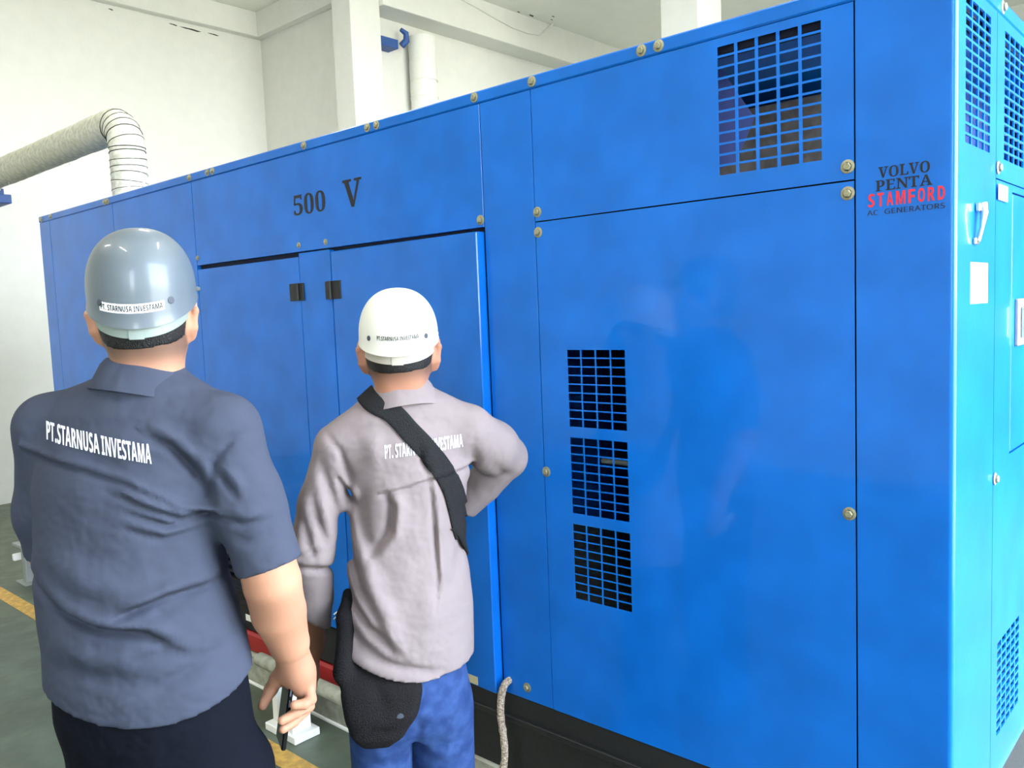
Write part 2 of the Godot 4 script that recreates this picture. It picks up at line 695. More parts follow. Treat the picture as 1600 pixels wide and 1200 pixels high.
func make_materials() -> void:
	var plaster := noise_tex(0.02, 4, 3, 0.0, 256, ramp2(Color(0.975, 0.975, 0.975), Color(1, 1, 1)))
	var fine_n := noise_tex(0.09, 3, 5, 2.0)
	var soft := noise_tex(0.012, 3, 8, 0.0, 256, ramp2(Color(0.9, 0.9, 0.9), Color(1, 1, 1)))
	var grime := noise_tex(0.03, 5, 11, 0.0, 256, ramp2(Color(0.86, 0.86, 0.85), Color(1, 1, 1), 0.3, 0.75))
	M.wall = textured(Color(0.87, 0.87, 0.84), 0.85, plaster, fine_n, 0.9, 0.12, true)
	M.ceiling = textured(Color(0.92, 0.92, 0.88), 0.9, plaster, null, 0.5, 0.0, true)
	M.floor = textured(Color(0.365, 0.41, 0.35), 0.5, grime, fine_n, 0.55, 0.1, true)
	M.plinth = textured(Color(0.66, 0.66, 0.60), 0.8, grime, fine_n, 2.0, 0.3, true)
	M.line = textured(Color(0.83, 0.66, 0.33), 0.6, grime, null, 3.0, 0.0, true)
	var paint := textured(Color(0.045, 0.42, 0.80), 0.30, soft, noise_tex(0.2, 2, 21, 0.6), 1.3, 0.05, true)
	paint.clearcoat_enabled = true
	paint.clearcoat = 0.40
	paint.metallic_specular = 0.25
	paint.clearcoat_roughness = 0.06
	M.paint = paint
	M.paint_in = mat(Color(0.02, 0.17, 0.46), 0.5)
	M.gap = mat(Color(0.02, 0.06, 0.16), 0.8)
	M.black = textured(Color(0.10, 0.105, 0.11), 0.55, grime, fine_n, 3.0, 0.2, true)
	M.matt_black = mat(Color(0.05, 0.05, 0.055), 0.8)
	M.dust = textured(Color(0.72, 0.67, 0.61), 0.9, grime, null, 2.0, 0.0, true)
	M.bolt = textured(Color(0.66, 0.64, 0.52), 0.42, grime, null, 20.0, 0.0)
	M.bolt.metallic = 0.55
	M.steel = mat(Color(0.80, 0.80, 0.80), 0.22, 0.9)
	M.white = mat(Color(0.95, 0.95, 0.94), 0.5)
	M.black_print = mat(Color(0.035, 0.05, 0.09), 0.6)
	M.red_print = mat(Color(0.83, 0.13, 0.20), 0.55)
	M.white_print = mat(Color(0.84, 0.84, 0.87), 0.7)
	M.tan_label = mat(Color(0.74, 0.70, 0.56), 0.6)
	M.duct = textured(Color(0.84, 0.83, 0.765), 0.95, noise_tex(0.03, 4, 31, 0.0, 256, ramp2(Color(0.86, 0.86, 0.84), Color(1, 1, 1), 0.2, 0.7)), noise_tex(0.06, 4, 33, 3.0), 3.0, 0.22)
	M.wire = mat(Color(0.17, 0.16, 0.13), 0.7)
	M.white_wrap = textured(Color(0.90, 0.90, 0.87), 0.9, plaster, noise_tex(0.06, 4, 33, 5.0), 3.0, 0.5)
	M.hose = textured(Color(0.80, 0.74, 0.66), 0.9, noise_tex(0.05, 5, 41, 0.0, 256, ramp2(Color(0.6, 0.57, 0.55), Color(1, 1, 1), 0.35, 0.7)), noise_tex(0.08, 3, 43, 6.0), 9.0, 0.8)
	M.blue_steel = mat(Color(0.11, 0.29, 0.55), 0.5)
	M.grey_steel = mat(Color(0.55, 0.57, 0.56), 0.5)
	M.red = mat(Color(0.60, 0.10, 0.115), 0.45)
	M.lamp = mat(Color(1, 1, 1), 0.5)
	M.lamp.emission_enabled = true
	M.lamp.emission = Color(1.0, 0.98, 0.93)
	M.lamp.emission_energy_multiplier = 6.0
	var weave := noise_tex(0.35, 2, 51, 3.0, 256)
	var crumple := noise_tex(0.018, 3, 53, 6.0, 256)
	M.shirt_grey = cloth(Color(0.24, 0.257, 0.312), crumple)
	M.shirt_mauve = cloth(Color(0.515, 0.468, 0.468), crumple)
	M.trousers_dark = cloth(Color(0.055, 0.065, 0.095), crumple)
	M.jeans = textured(Color(0.205, 0.295, 0.475), 0.85, noise_tex(0.03, 4, 57, 0.0, 256, ramp2(Color(0.72, 0.74, 0.8), Color(1, 1, 1), 0.25, 0.75)), crumple, 2.4, 0.35)
	M.jeans.metallic_specular = 0.2
	M.bag = cloth(Color(0.115, 0.11, 0.115), weave)
	M.strap = cloth(Color(0.14, 0.14, 0.145), weave)
	M.skin = mat(Color(1, 1, 1), 0.55)
	M.skin.metallic_specular = 0.32
	M.skin.vertex_color_use_as_albedo = true
	M.skin.subsurf_scatter_enabled = true
	M.skin.subsurf_scatter_strength = 0.03
	M.hair = textured(Color(0.055, 0.045, 0.04), 0.6, grime, noise_tex(0.2, 3, 61, 6.0), 6.0, 0.8)
	M.hat_grey = mat(Color(0.335, 0.37, 0.395), 0.45)
	M.hat_grey.clearcoat_enabled = true
	M.hat_grey.clearcoat = 0.25
	M.hat_grey.clearcoat_roughness = 0.08
	M.hat_white = mat(Color(0.86, 0.85, 0.80), 0.42)
	M.band_grey = mat(Color(0.50, 0.545, 0.52), 0.55)
	M.band_white = mat(Color(0.66, 0.63, 0.57), 0.55)
	M.plug = mat(Color(0.24, 0.26, 0.30), 0.6)
	M.phone = mat(Color(0.035, 0.035, 0.04), 0.25)
	M.shoe = mat(Color(0.07, 0.065, 0.06), 0.5)
	M.eye = mat(Color(0.9, 0.88, 0.84), 0.25)
	M.louver = mat(Color(0.85, 0.86, 0.86), 0.5)
	M.glass = mat(Color(0.9, 0.95, 1.0, 0.08), 0.03)
	M.glass.transparency = BaseMaterial3D.TRANSPARENCY_ALPHA

func cloth(col: Color, crumple: Texture2D) -> StandardMaterial3D:
	var m := mat(col, 0.9)
	m.normal_enabled = true
	m.normal_texture = crumple
	m.normal_scale = 0.7
	m.uv1_triplanar = true
	m.uv1_scale = Vector3.ONE * 2.6
	m.metallic_specular = 0.18
	return m

func blk(lo: Vector3, hi: Vector3, bev := 0.0) -> MB:
	var b := MB.new()
	b.box(lo, hi, bev)
	return b

# ------------------------------------------------------------------ room
func build_room() -> void:
	var b := blk(Vector3(-8.7, -0.2, -10.2), Vector3(2.5, 0.0, 5.8))
	structure("floor", b, M.floor)
	# yellow lines painted on the floor
	var f := get_node("floor")
	structure("painted_line", blk(Vector3(-8.4, 0.0, 0.225), Vector3(2.1, 0.002, 0.305)), M.line, f)
	structure("painted_line", blk(Vector3(-6.72, 0.0, 0.31), Vector3(-6.65, 0.002, 2.6)), M.line, f)
	structure("painted_line", blk(Vector3(-5.9, 0.0, 0.31), Vector3(-5.85, 0.002, 2.6)), M.line, f)
	# left wall with its ring beam
	structure("wall_left", blk(Vector3(-8.68, 0, -3.8), Vector3(-8.43, 4.95, 5.8)), M.wall)
	structure("trim_1", blk(Vector3(-8.43, 4.655, -3.56), Vector3(-8.33, 4.92, 5.55), 0.006), M.wall)
	# dark cracks where the paint has come away under the ring beam
	var wl := get_node("wall_left")
	for q in [[-2.50, -2.60, 4.612, 0.012], [-2.61, -2.86, 4.606, 0.016], [-2.92, -3.06, 4.607, 0.012], [-1.90, -1.95, 4.618, 0.012]]:
		var ck := MB.new()
		var zs: float = q[0]
		var ze: float = q[1]
		var m := (zs + ze) * 0.5
		var yc: float = q[2]
		var th: float = q[3]
		ck.poly([Vector3(-8.428, yc, zs), Vector3(-8.428, yc - th * 0.6, lerpf(zs, ze, 0.3)), Vector3(-8.428, yc - th * 0.4, m), Vector3(-8.428, yc - th, lerpf(zs, ze, 0.8)), Vector3(-8.428, yc - 0.004, ze), Vector3(-8.428, yc + th * 0.3, lerpf(zs, ze, 0.6)), Vector3(-8.428, yc + th * 0.2, lerpf(zs, ze, 0.2))])
		add("crack", ck, M.wire, wl)
	structure("wall_back", blk(Vector3(-8.68, 0, -3.8), Vector3(-6.80, 4.95, -3.56)), M.wall)
	structure("trim_2", blk(Vector3(-8.34, 4.655, -3.56), Vector3(-6.80, 4.92, -3.46), 0.006), M.wall)
	structure("trim_3", blk(Vector3(-6.80, 0, -3.68), Vector3(-6.5, 4.95, -3.32), 0.012), M.wall)
	# the deeper bay: side wall, beam above it
	structure("wall_bay", blk(Vector3(-7.0, 0, -10.2), Vector3(-6.75, 4.95, -3.68)), M.wall)
	structure("trim_4", blk(Vector3(-6.76, 4.55, -10.0), Vector3(-6.45, 4.95, -3.68), 0.006), M.wall)
	structure("trim_5", blk(Vector3(-6.75, 0, -3.84), Vector3(-6.69, 4.2, -3.68), 0.004), M.wall)
	structure("wall_far", blk(Vector3(-7.0, 0, -10.2), Vector3(2.5, 4.95, -9.95)), M.wall)
	structure("trim_6", blk(Vector3(-4.18, 0, -5.42), Vector3(-3.79, 4.95, -5.0), 0.012), M.wall)
	structure("trim_7", blk(Vector3(-3.79, 4.5, -5.38), Vector3(2.2, 4.95, -5.05), 0.006), M.ceiling)
	structure("ceiling", blk(Vector3(-8.7, 4.92, -10.2), Vector3(2.5, 5.15, 5.8)), M.ceiling)
	var bc := MB.new()
	var sag := [Vector3(-6.44, 4.90, -4.55), Vector3(-6.44, 4.85, -4.76), Vector3(-6.44, 4.82, -4.98), Vector3(-6.44, 4.77, -5.28), Vector3(-6.44, 4.735, -5.54), Vector3(-6.44, 4.728, -5.81), Vector3(-6.44, 4.75, -6.02), Vector3(-6.44, 4.84, -6.15), Vector3(-6.38, 4.912, -6.22)]
	bc.tube(sag, [0.010], 8)
	tag(add("wire", bc, M.wall, self), "thin white cable sagging along the concrete beam under the ceiling", "cable")
	var cg := get_node("ceiling")
	for q in [[-6.42, -5.64, 0.03], [-6.40, -5.84, 0.05], [-6.25, -6.05, 0.03], [-6.33, -6.12, 0.025]]:
		var ck := MB.new()
		var r: float = q[2]
		ck.poly([Vector3(q[0] - r * 0.4, 4.918, q[1] - r), Vector3(q[0] + r * 0.3, 4.918, q[1] - r * 0.5), Vector3(q[0] + r * 0.4, 4.918, q[1] + r), Vector3(q[0] - r * 0.2, 4.918, q[1] + r * 0.6)])
		add("crack", ck, M.wire, cg)
	# right wall: a wide roller-door opening to daylight facing the end of the enclosure, and a tall window opening further forward
	var zx := Transform3D(Basis(Vector3(0, 0, 1), Vector3.UP, Vector3(-1, 0, 0)), Vector3(2.2, 0, 0))
	var w := MB.new()
	w.sheet(zx, -10.2, 5.8, 0.0, 4.95, 0.3, [[-4.3, 0.9, 0.0, 4.6], [3.6, 5.0, 1.2, 4.0]])
	structure("wall_right", w, M.wall)
	structure("wall_front", blk(Vector3(-8.7, 0, 5.5), Vector3(2.5, 4.95, 5.75)), M.wall)
	# blue switch cabinets along the far wall
	for k in 4:
		var cb := thing("switch_cabinet", ["blue switch cabinet against the far wall, nearest the enclosure", "second blue switch cabinet along the far wall", "third blue switch cabinet along the far wall", "blue switch cabinet against the far wall, nearest the daylight opening"][k], "cabinet", Vector3(-0.55 + k * 0.68, 0, -9.6), 0.0, "cabinets on the far wall")
		add("body", blk(Vector3(-0.33, 0, -0.3), Vector3(0.33, 2.6, 0.28), 0.01), M.paint_in, cb)
		var dr := add("door", blk(Vector3(-0.31, 0.1, 0.28), Vector3(0.31, 2.56, 0.30), 0.005), M.paint_in, cb)
		add("handle", blk(Vector3(0.24, 1.2, 0.30), Vector3(0.27, 1.36, 0.33), 0.006), M.steel, dr)
	# louvred window in the far wall, seen only as a reflection in the end of the enclosure
	var lw := MB.new()
	for k in 6:
		lw.box(Vector3(0.9, 2.80 + k * 0.16, -9.95), Vector3(2.1, 2.88 + k * 0.16, -9.90), 0.004)
	structure("window_1", lw, M.louver)
	# fluorescent battens under the ceiling
	lamp(Vector3(-4.6, 4.86, 2.6), "white twin-tube batten on the ceiling in front of the grey-shirted man")
	lamp(Vector3(-1.6, 4.86, 2.6), "white twin-tube batten on the ceiling above and behind the two men")
	lamp(Vector3(-5.6, 4.86, -1.2), "white twin-tube batten on the ceiling above the left end of the enclosure")
	lamp(Vector3(-1.2, 4.86, -1.0), "white twin-tube batten on the ceiling above the right end of the enclosure")
	lamp(Vector3(-4.3, 4.86, -6.0), "white twin-tube batten on the ceiling of the deep bay, behind the square column")

func lamp(at: Vector3, label: String) -> void:
	var t := thing("fluorescent_batten", label, "lamp", at, 0.0, "battens under the ceiling")
	add("housing", blk(Vector3(-0.64, 0.0, -0.08), Vector3(0.64, 0.06, 0.08), 0.008), M.white, t)
	for s in [-1, 1]:
		var tb := MB.new()
		tb.tube([Vector3(-0.6, -0.035, s * 0.05), Vector3(0.6, -0.035, s * 0.05)], [0.014, 0.014], 10)
		add("tube", tb, M.lamp, t)
	var l := AreaLight3D.new()
	l.name = "tube_light"
	l.area_size = Vector2(1.2, 0.13)
	l.light_color = Color(1.0, 0.98, 0.93)
	l.light_energy = 5.5
	l.area_range = 30.0
	l.shadow_enabled = true
	l.position = Vector3(0, -0.06, 0)
	l.rotation.x = -PI / 2
	t.add_child(l)

# ------------------------------------------------------------------ generator enclosure
func front(x0: float, x1: float, y0: float, y1: float, bev := 0.0008) -> MB:
	return blk(Vector3(x0 + 0.0018, y0 + 0.0018, -0.02), Vector3(x1 - 0.0018, y1 - 0.0018, 0.0), bev)

func grille(x0: float, x1: float, y0: float, y1: float, cols: int, rows: int, bx: float, by: float) -> Array:
	var out := []
	var w := (x1 - x0 - bx * (cols - 1)) / cols
	var h := (y1 - y0 - by * (rows - 1)) / rows
	for i in cols:
		for j in rows:
			out.append([x0 + i * (w + bx), x0 + i * (w + bx) + w, y0 + j * (h + by), y0 + j * (h + by) + h])
	return out

func build_enclosure() -> void:
	var e := thing("generator_enclosure", "long blue sheet-steel generator enclosure with grilles and doors, behind the two workers", "generator", Vector3.ZERO)
	var XL := -5.2
	var XR := -0.457
	var ZB := -1.7
	var Y0 := 0.387
	var YL := 2.153
	var YT := 2.188
	var FX := Transform3D()
	var EX := Transform3D(Basis(Vector3(0, 0, -1), Vector3.UP, Vector3(1, 0, 0)), Vector3(XR, 0, 0))   # p runs to the back
	# skid and inner frame
	var sk := MB.new()
	sk.box(Vector3(-2.2, 0.132, ZB + 0.02), Vector3(XR - 0.02, Y0, -0.004), 0.004)
	sk.box(Vector3(XL + 0.05, 0.132, ZB + 0.02), Vector3(-2.2, Y0, -0.26), 0.004)
	sk.box(Vector3(-2.2, 0.30, -0.006), Vector3(XR - 0.02, 0.318, 0.006), 0.002)
	add("skid", sk, M.black, e)
	var fr := MB.new()
	for x in [-5.13, -5.05, -4.225, -3.43, -2.671, -2.477, -1.717, -1.522, -0.649]:
		fr.box(Vector3(x - 0.035, Y0 + 0.002, -0.06), Vector3(x + 0.035, YL - 0.002, -0.0215))
	fr.box(Vector3(-3.4, 1.76, -0.06), Vector3(-0.66, 1.815, -0.0216))
	fr.box(Vector3(XL + 0.02, YL - 0.03, -0.06), Vector3(XR - 0.03, YL + 0.01, -0.0217))
	fr.box(Vector3(XL + 0.02, Y0 + 0.001, -0.06), Vector3(XR - 0.03, Y0 + 0.04, -0.0218))
	fr.box(Vector3(XR - 0.06, Y0 + 0.01, -0.345), Vector3(XR - 0.0225, 1.79, -0.29))
	fr.box(Vector3(XR - 0.06, Y0 + 0.01, -0.50), Vector3(XR - 0.0225, 1.79, -0.44))
	fr.box(Vector3(XR - 0.06, 1.77, -1.45), Vector3(XR - 0.0225, 1.82, -0.29))
	fr.box(Vector3(XR - 0.06, YL - 0.03, -1.68), Vector3(XR - 0.0225, YL + 0.01, -0.03))
	add("inner_frame", fr, M.gap, e)
	# roof
	var rf := MB.new()
	rf.box(Vector3(XL - 0.002, YL, ZB), Vector3(XR + 0.002, YT, 0.002), 0.004)
	var roof := add("roof", rf, M.paint, e)
	# closed sides and inner walls
	add("back_panel", blk(Vector3(XL, Y0, ZB), Vector3(XR, YL, ZB + 0.02)), M.paint, e)
	add("left_end_panel", blk(Vector3(XL, Y0, ZB + 0.02), Vector3(XL + 0.02, YL, -0.021)), M.paint, e)
	add("floor_plate", blk(Vector3(XL + 0.02, Y0, ZB + 0.02), Vector3(XR - 0.02, Y0 + 0.012, -0.061)), M.dust, e)
	add("radiator", blk(Vector3(-1.52, 0.41, -1.2), Vector3(-0.70, 1.90, -0.62), 0.01), M.matt_black, e)
	add("air_baffle", blk(Vector3(-1.50, 1.77, -0.60), Vector3(-0.70, 2.118, -0.57), 0.003), M.dust, e)
	var tb := MB.new()
	var tp := [Vector3(-1.09, 2.15, -0.10), Vector3(-1.09, 1.86, -0.10), Vector3(-1.00, 1.90, -0.17), Vector3(-0.965, 2.005, -0.20), Vector3(-1.04, 2.15, -0.14)]
	var tq := []
	for q in tp:
		tq.append(q + Vector3(-0.012, 0, -0.016))
	tb.poly(tp)
	var tr := tq.duplicate()
	tr.reverse()
	tb.poly(tr)
	for i in tp.size():
		var j := (i + 1) % tp.size()
		tb.quad(tp[j], tp[i], tq[i], tq[j])
	add("blue_baffle", tb, M.paint_in, e)
	add("shelf_plate", blk(Vector3(-1.52, 1.765, -0.60), Vector3(-0.70, 1.775, -0.07), 0.002), M.dust, e)
	add("sump_plate", blk(Vector3(-1.45, 0.40, -0.60), Vector3(-0.80, 0.70, -0.42), 0.01), M.dust, e)
	var rod := MB.new()
	rod.tube([Vector3(-1.50, 1.085, -0.25), Vector3(-0.70, 1.085, -0.25)], [0.008], 10)
	add("pipe", rod, M.grey_steel, e)
	add("partition", blk(Vector3(-0.675, 0.40, ZB + 0.02), Vector3(-0.655, YL, -0.70)), M.paint_in, e)
	add("chamber_ledge", blk(Vector3(-0.655, 1.80, -1.6), Vector3(-0.52, 1.86, -0.10), 0.004), M.dust, e)
	add("chamber_floor", blk(Vector3(-0.655, 0.40, -1.6), Vector3(-0.50, 0.56, -0.07), 0.004), M.dust, e)
	# long face
	add("side_panel", front(XL, -5.05, Y0, YL), M.paint, e)
	add("side_panel", front(-5.05, -4.225, Y0, YL), M.paint, e)
	add("side_panel", front(-4.225, -3.43, Y0, YL), M.paint, e)
	var up := add("upper_panel", front(-3.43, -1.717, 1.797, YL), M.paint, e)
	add("door_post", front(-2.671, -2.477, Y0, 1.795, 0.001), M.paint, e)
	add("side_panel", front(-1.717, -1.522, Y0, YL), M.paint, e)
	var ng := MB.new()
	ng.sheet(FX, -1.5202, -0.6508, 1.7948, YL - 0.0018, 0.0015, grille(-0.958, -0.718, 1.8435, 2.132, 5, 12, 0.0075, 0.005))
	add("grille_panel", ng, M.paint, e)
	ng = MB.new()
	var hs := []
	for g in [[1.2275, 1.4385], [0.985, 1.1975], [0.7415, 0.9545]]:
		hs.append_array(grille(-1.425, -1.2355, g[0], g[1], 4, 9, 0.0042, 0.0036))
	ng.sheet(FX, -1.5202, -0.6508, Y0 + 0.0018, 1.7912, 0.0015, hs)
	add("grille_panel", ng, M.paint, e)
	# corner post: one bent sheet with a rounded edge
	var cp := MB.new()
	cp.box(Vector3(-0.6472, Y0, -0.004), Vector3(XR - 0.012, YL - 0.001, 0.0))
	for k in 6:
		var a0 := PI / 2 * k / 6
		var a1 := PI / 2 * (k + 1) / 6
		var c0 := Vector3(XR - 0.012, 0, -0.012)
		var q := [c0 + Vector3(sin(a0), 0, cos(a0)) * 0.012, c0 + Vector3(sin(a1), 0, cos(a1)) * 0.012]
		var s := cp.v.size()
		for i in 2:
			var nn: Vector3 = (q[i] - c0).normalized()
			cp.vert(q[i] + Vector3.UP * Y0, nn)
			cp.vert(q[i] + Vector3.UP * (YL - 0.001), nn)
		cp.ix.append_array([s, s + 1, s + 3, s, s + 3, s + 2])
	cp.sheet(EX, 0.012, 0.3115, Y0, YL - 0.001, 0.004, grille(0.062, 0.257, 1.8465, 2.128, 4, 14, 0.0075, 0.005))
	var corner := add("corner_post", cp, M.paint, e)
	# end face
	ng = MB.new()
	ng.sheet(EX, 0.3145, 1.385, 1.7995, YL - 0.001, 0.004, grille(0.385, 1.30, 1.8465, 2.128, 18, 14, 0.0075, 0.005))
	add("grille_panel", ng, M.paint, e)
	ng = MB.new()
	ng.sheet(EX, 0.3145, 1.385, Y0, 1.7965, 0.004, grille(0.371, 0.601, 0.494, 0.722, 5, 11, 0.011, 0.007) + [[0.4715, 1.2285, 1.1605, 1.7805]])
	add("grille_panel", ng, M.paint, e)
	add("control_door", blk(Vector3(XR - 0.018, 1.1635, -1.2265), Vector3(XR + 0.001, 1.7775, -0.4735), 0.003), M.paint, e)
	add("side_panel", blk(Vector3(XR - 0.02, Y0, ZB), Vector3(XR, YL - 0.001, -1.388), 0.002), M.paint, e)
	# lettering
	for w in [["500", -2.584, 1.966, 0.196, 0.074], ["V", -2.330, 1.972, 0.104, 0.094]]:
		add("lettering", placed(letters(w[0], w[3], w[4], "Droid Serif", 700, 0.0008), Transform3D(Basis(), Vector3(w[1], w[2], 0.0))), M.black_print, up)
	add("lettering", placed(letters("VOLVO", 0.098, 0.0225, "Droid Serif", 700, 0.0008, 0.0), Transform3D(Basis(), Vector3(-0.553, 1.8005, 0.0))), M.black_print, corner)
	add("lettering", placed(letters("PENTA", 0.108, 0.0215, "Droid Serif", 700, 0.0008, 0.0), Transform3D(Basis(), Vector3(-0.5535, 1.7745, 0.0))), M.black_print, corner)
	var x := -0.622
	for ch in "STAMFORD":
		var wd := 0.0175 if ch == "M" else 0.0125
		add("lettering", placed(letters(ch, wd, 0.027, "Droid Sans", 700, 0.0008), Transform3D(Basis(), Vector3(x + wd * 0.5, 1.7465, 0.0))), M.red_print, corner)
		x += wd + 0.0057
	add("lettering", placed(letters("AC  GENERATORS", 0.148, 0.0105, "Droid Sans", 400, 0.0008), Transform3D(Basis(), Vector3(-0.5505, 1.7215, 0.0))), M.black_print, corner)
	# doors
	add("door", front(-3.43, -2.671, 0.735, 1.782), M.paint, e)
	var gl := MB.new()
	gl.box(Vector3(-3.42, Y0 + 0.01, -0.03), Vector3(-3.40, 0.73, -0.012), 0.002)
	gl.box(Vector3(-2.70, Y0 + 0.01, -0.03), Vector3(-2.68, 0.73, -0.012), 0.002)
	for k in 11:
		gl.box(Vector3(-3.40, Y0 + 0.012 + k * 0.031, -0.045), Vector3(-2.70, Y0 + 0.018 + k * 0.031, -0.015), 0.001)
	add("louvre", gl, M.matt_black, e)
	add("louvre_backing", blk(Vector3(-3.43, Y0 + 0.013, -0.075), Vector3(-2.675, 0.735, -0.062)), M.matt_black, e)
	var dh := Node3D.new()
	dh.name = "door"
	dh.name = free_name("door", e)
	e.add_child(dh, true)
	dh.position = Vector3(-2.477, 0, 0)
	dh.rotation.y = -deg_to_rad(2.2)
	add("door_leaf", blk(Vector3(0.002, 0.387, -0.036), Vector3(0.754, 1.785, 0.0), 0.003), M.paint, dh)
	add("label_plate", blk(Vector3(0.60, 0.392, 0.0), Vector3(0.675, 0.418, 0.0008)), M.tan_label, dh)
	# hinges
	for h in [[-2.690, 1.652, -1.0], [-2.465, 1.650, 1.0]]:
		var hm := MB.new()
		hm.box(Vector3(h[0] - 0.045, h[1] - 0.032, 0.0), Vector3(h[0] + 0.045, h[1] + 0.032, 0.006), 0.002)
		hm.tube([Vector3(h[0] - h[2] * 0.012, h[1] - 0.032, 0.009), Vector3(h[0] - h[2] * 0.012, h[1] + 0.032, 0.009)], [0.007], 10)
		add("hinge", hm, M.black, e)
	# bolts
	var bm := MB.new()
	bm.lathe([Vector2(0.0, 0.0), Vector2(0.0145, 0.0), Vector2(0.0145, 0.002), Vector2(0.0095, 0.0035)], 18, Transform3D())
	bm.lathe([Vector2(0.0088, 0.002), Vector2(0.0088, 0.0075), Vector2(0.0072, 0.009), Vector2(0.0, 0.009)], 6, Transform3D(), false)
	bolt_mesh = bm.mesh()
	for p in [[-1.16, 2.171], [-1.111, 2.171], [-1.513, 2.171], [-1.733, 2.171], [-2.228, 2.171], [-2.181, 2.171], [-2.591, 2.171], [-3.284, 2.171], [-3.242, 2.171], [-3.437, 2.171], [-4.301, 2.168], [-4.27, 2.168], [-5.019, 2.171], [-5.16, 2.169], [-1.731, 1.82], [-1.512, 1.8195], [-1.512, 1.764], [-0.6635, 1.822], [-0.6635, 1.767], [-0.6635, 1.085], [-1.514, 1.092], [-1.62, 0.427], [-2.664, 1.823], [-2.498, 1.821], [-3.42, 1.83]]:
		var b := add_mesh("bolt", bolt_mesh, M.bolt, e)
		var small: bool = p[0] < -2.0 and p[1] < 2.0
		b.transform = Transform3D(Basis(Vector3.RIGHT, PI / 2).scaled(Vector3.ONE * (0.75 if small else 1.0)), Vector3(p[0], p[1], 0.002 if p[1] > YL else 0.0))
	for p in [[-0.325, 1.822], [-0.324, 1.126], [-0.352, 2.17]]:
		var b := add_mesh("bolt", bolt_mesh, M.bolt, e)
		b.transform = Transform3D(Basis(Vector3.BACK, -PI / 2), Vector3(XR + 0.001, p[1], p[0]))
	# end-face fittings
	var st := add("sticker", blk(Vector3(XR, 1.527, -0.246), Vector3(XR + 0.0008, 1.612, -0.107)), M.white, e)
	st.set_meta("label", "blank white sticker")
	st = add("sticker", blk(Vector3(XR + 0.004, 1.752, -0.405), Vector3(XR + 0.0048, 1.786, -0.317)), M.white, e)
	var lv := MB.new()
	lv.box(Vector3(XR, 1.715, -0.172), Vector3(XR + 0.010, 1.733, -0.138), 0.003)
	lv.box(Vector3(XR, 1.648, -0.150), Vector3(XR + 0.007, 1.662, -0.122), 0.002)
	lv.tube([Vector3(XR + 0.010, 1.731, -0.156), Vector3(XR + 0.014, 1.712, -0.152), Vector3(XR + 0.012, 1.682, -0.143), Vector3(XR + 0.006, 1.655, -0.136)], [0.010, 0.008, 0.0045, 0.0055], 12)
	lv.smooth_normals()
	var lo := add("latch_lever", lv, M.steel, e)
	lo.set_meta("label", "chrome latch lever")
	var ph := MB.new()
	ph.box(Vector3(XR, 1.418, -0.66), Vector3(XR + 0.010, 1.531, -0.507), 0.003)
	var pd := add("paddle_lock", ph, M.grey_steel, e)
	add("paddle", blk(Vector3(XR + 0.010, 1.437, -0.645), Vector3(XR + 0.019, 1.512, -0.528), 0.003), M.steel, pd)
	var cm := MB.new()
	cm.tube([Vector3(-2.575, 0.445, 0.004), Vector3(-2.55, 0.46, 0.008), Vector3(-2.52, 0.452, 0.010), Vector3(-2.50, 0.462, 0.012)], [0.003, 0.003, 0.0035, 0.004], 8)
	cm.box(Vector3(-2.512, 0.435, 0.0), Vector3(-2.482, 0.468, 0.022), 0.005)
	cm.tube([Vector3(-2.58, 0.425, 0.004), Vector3(-2.54, 0.455, 0.006)], [0.002, 0.002], 6)
	add("cable_clip", cm, M.white, e)

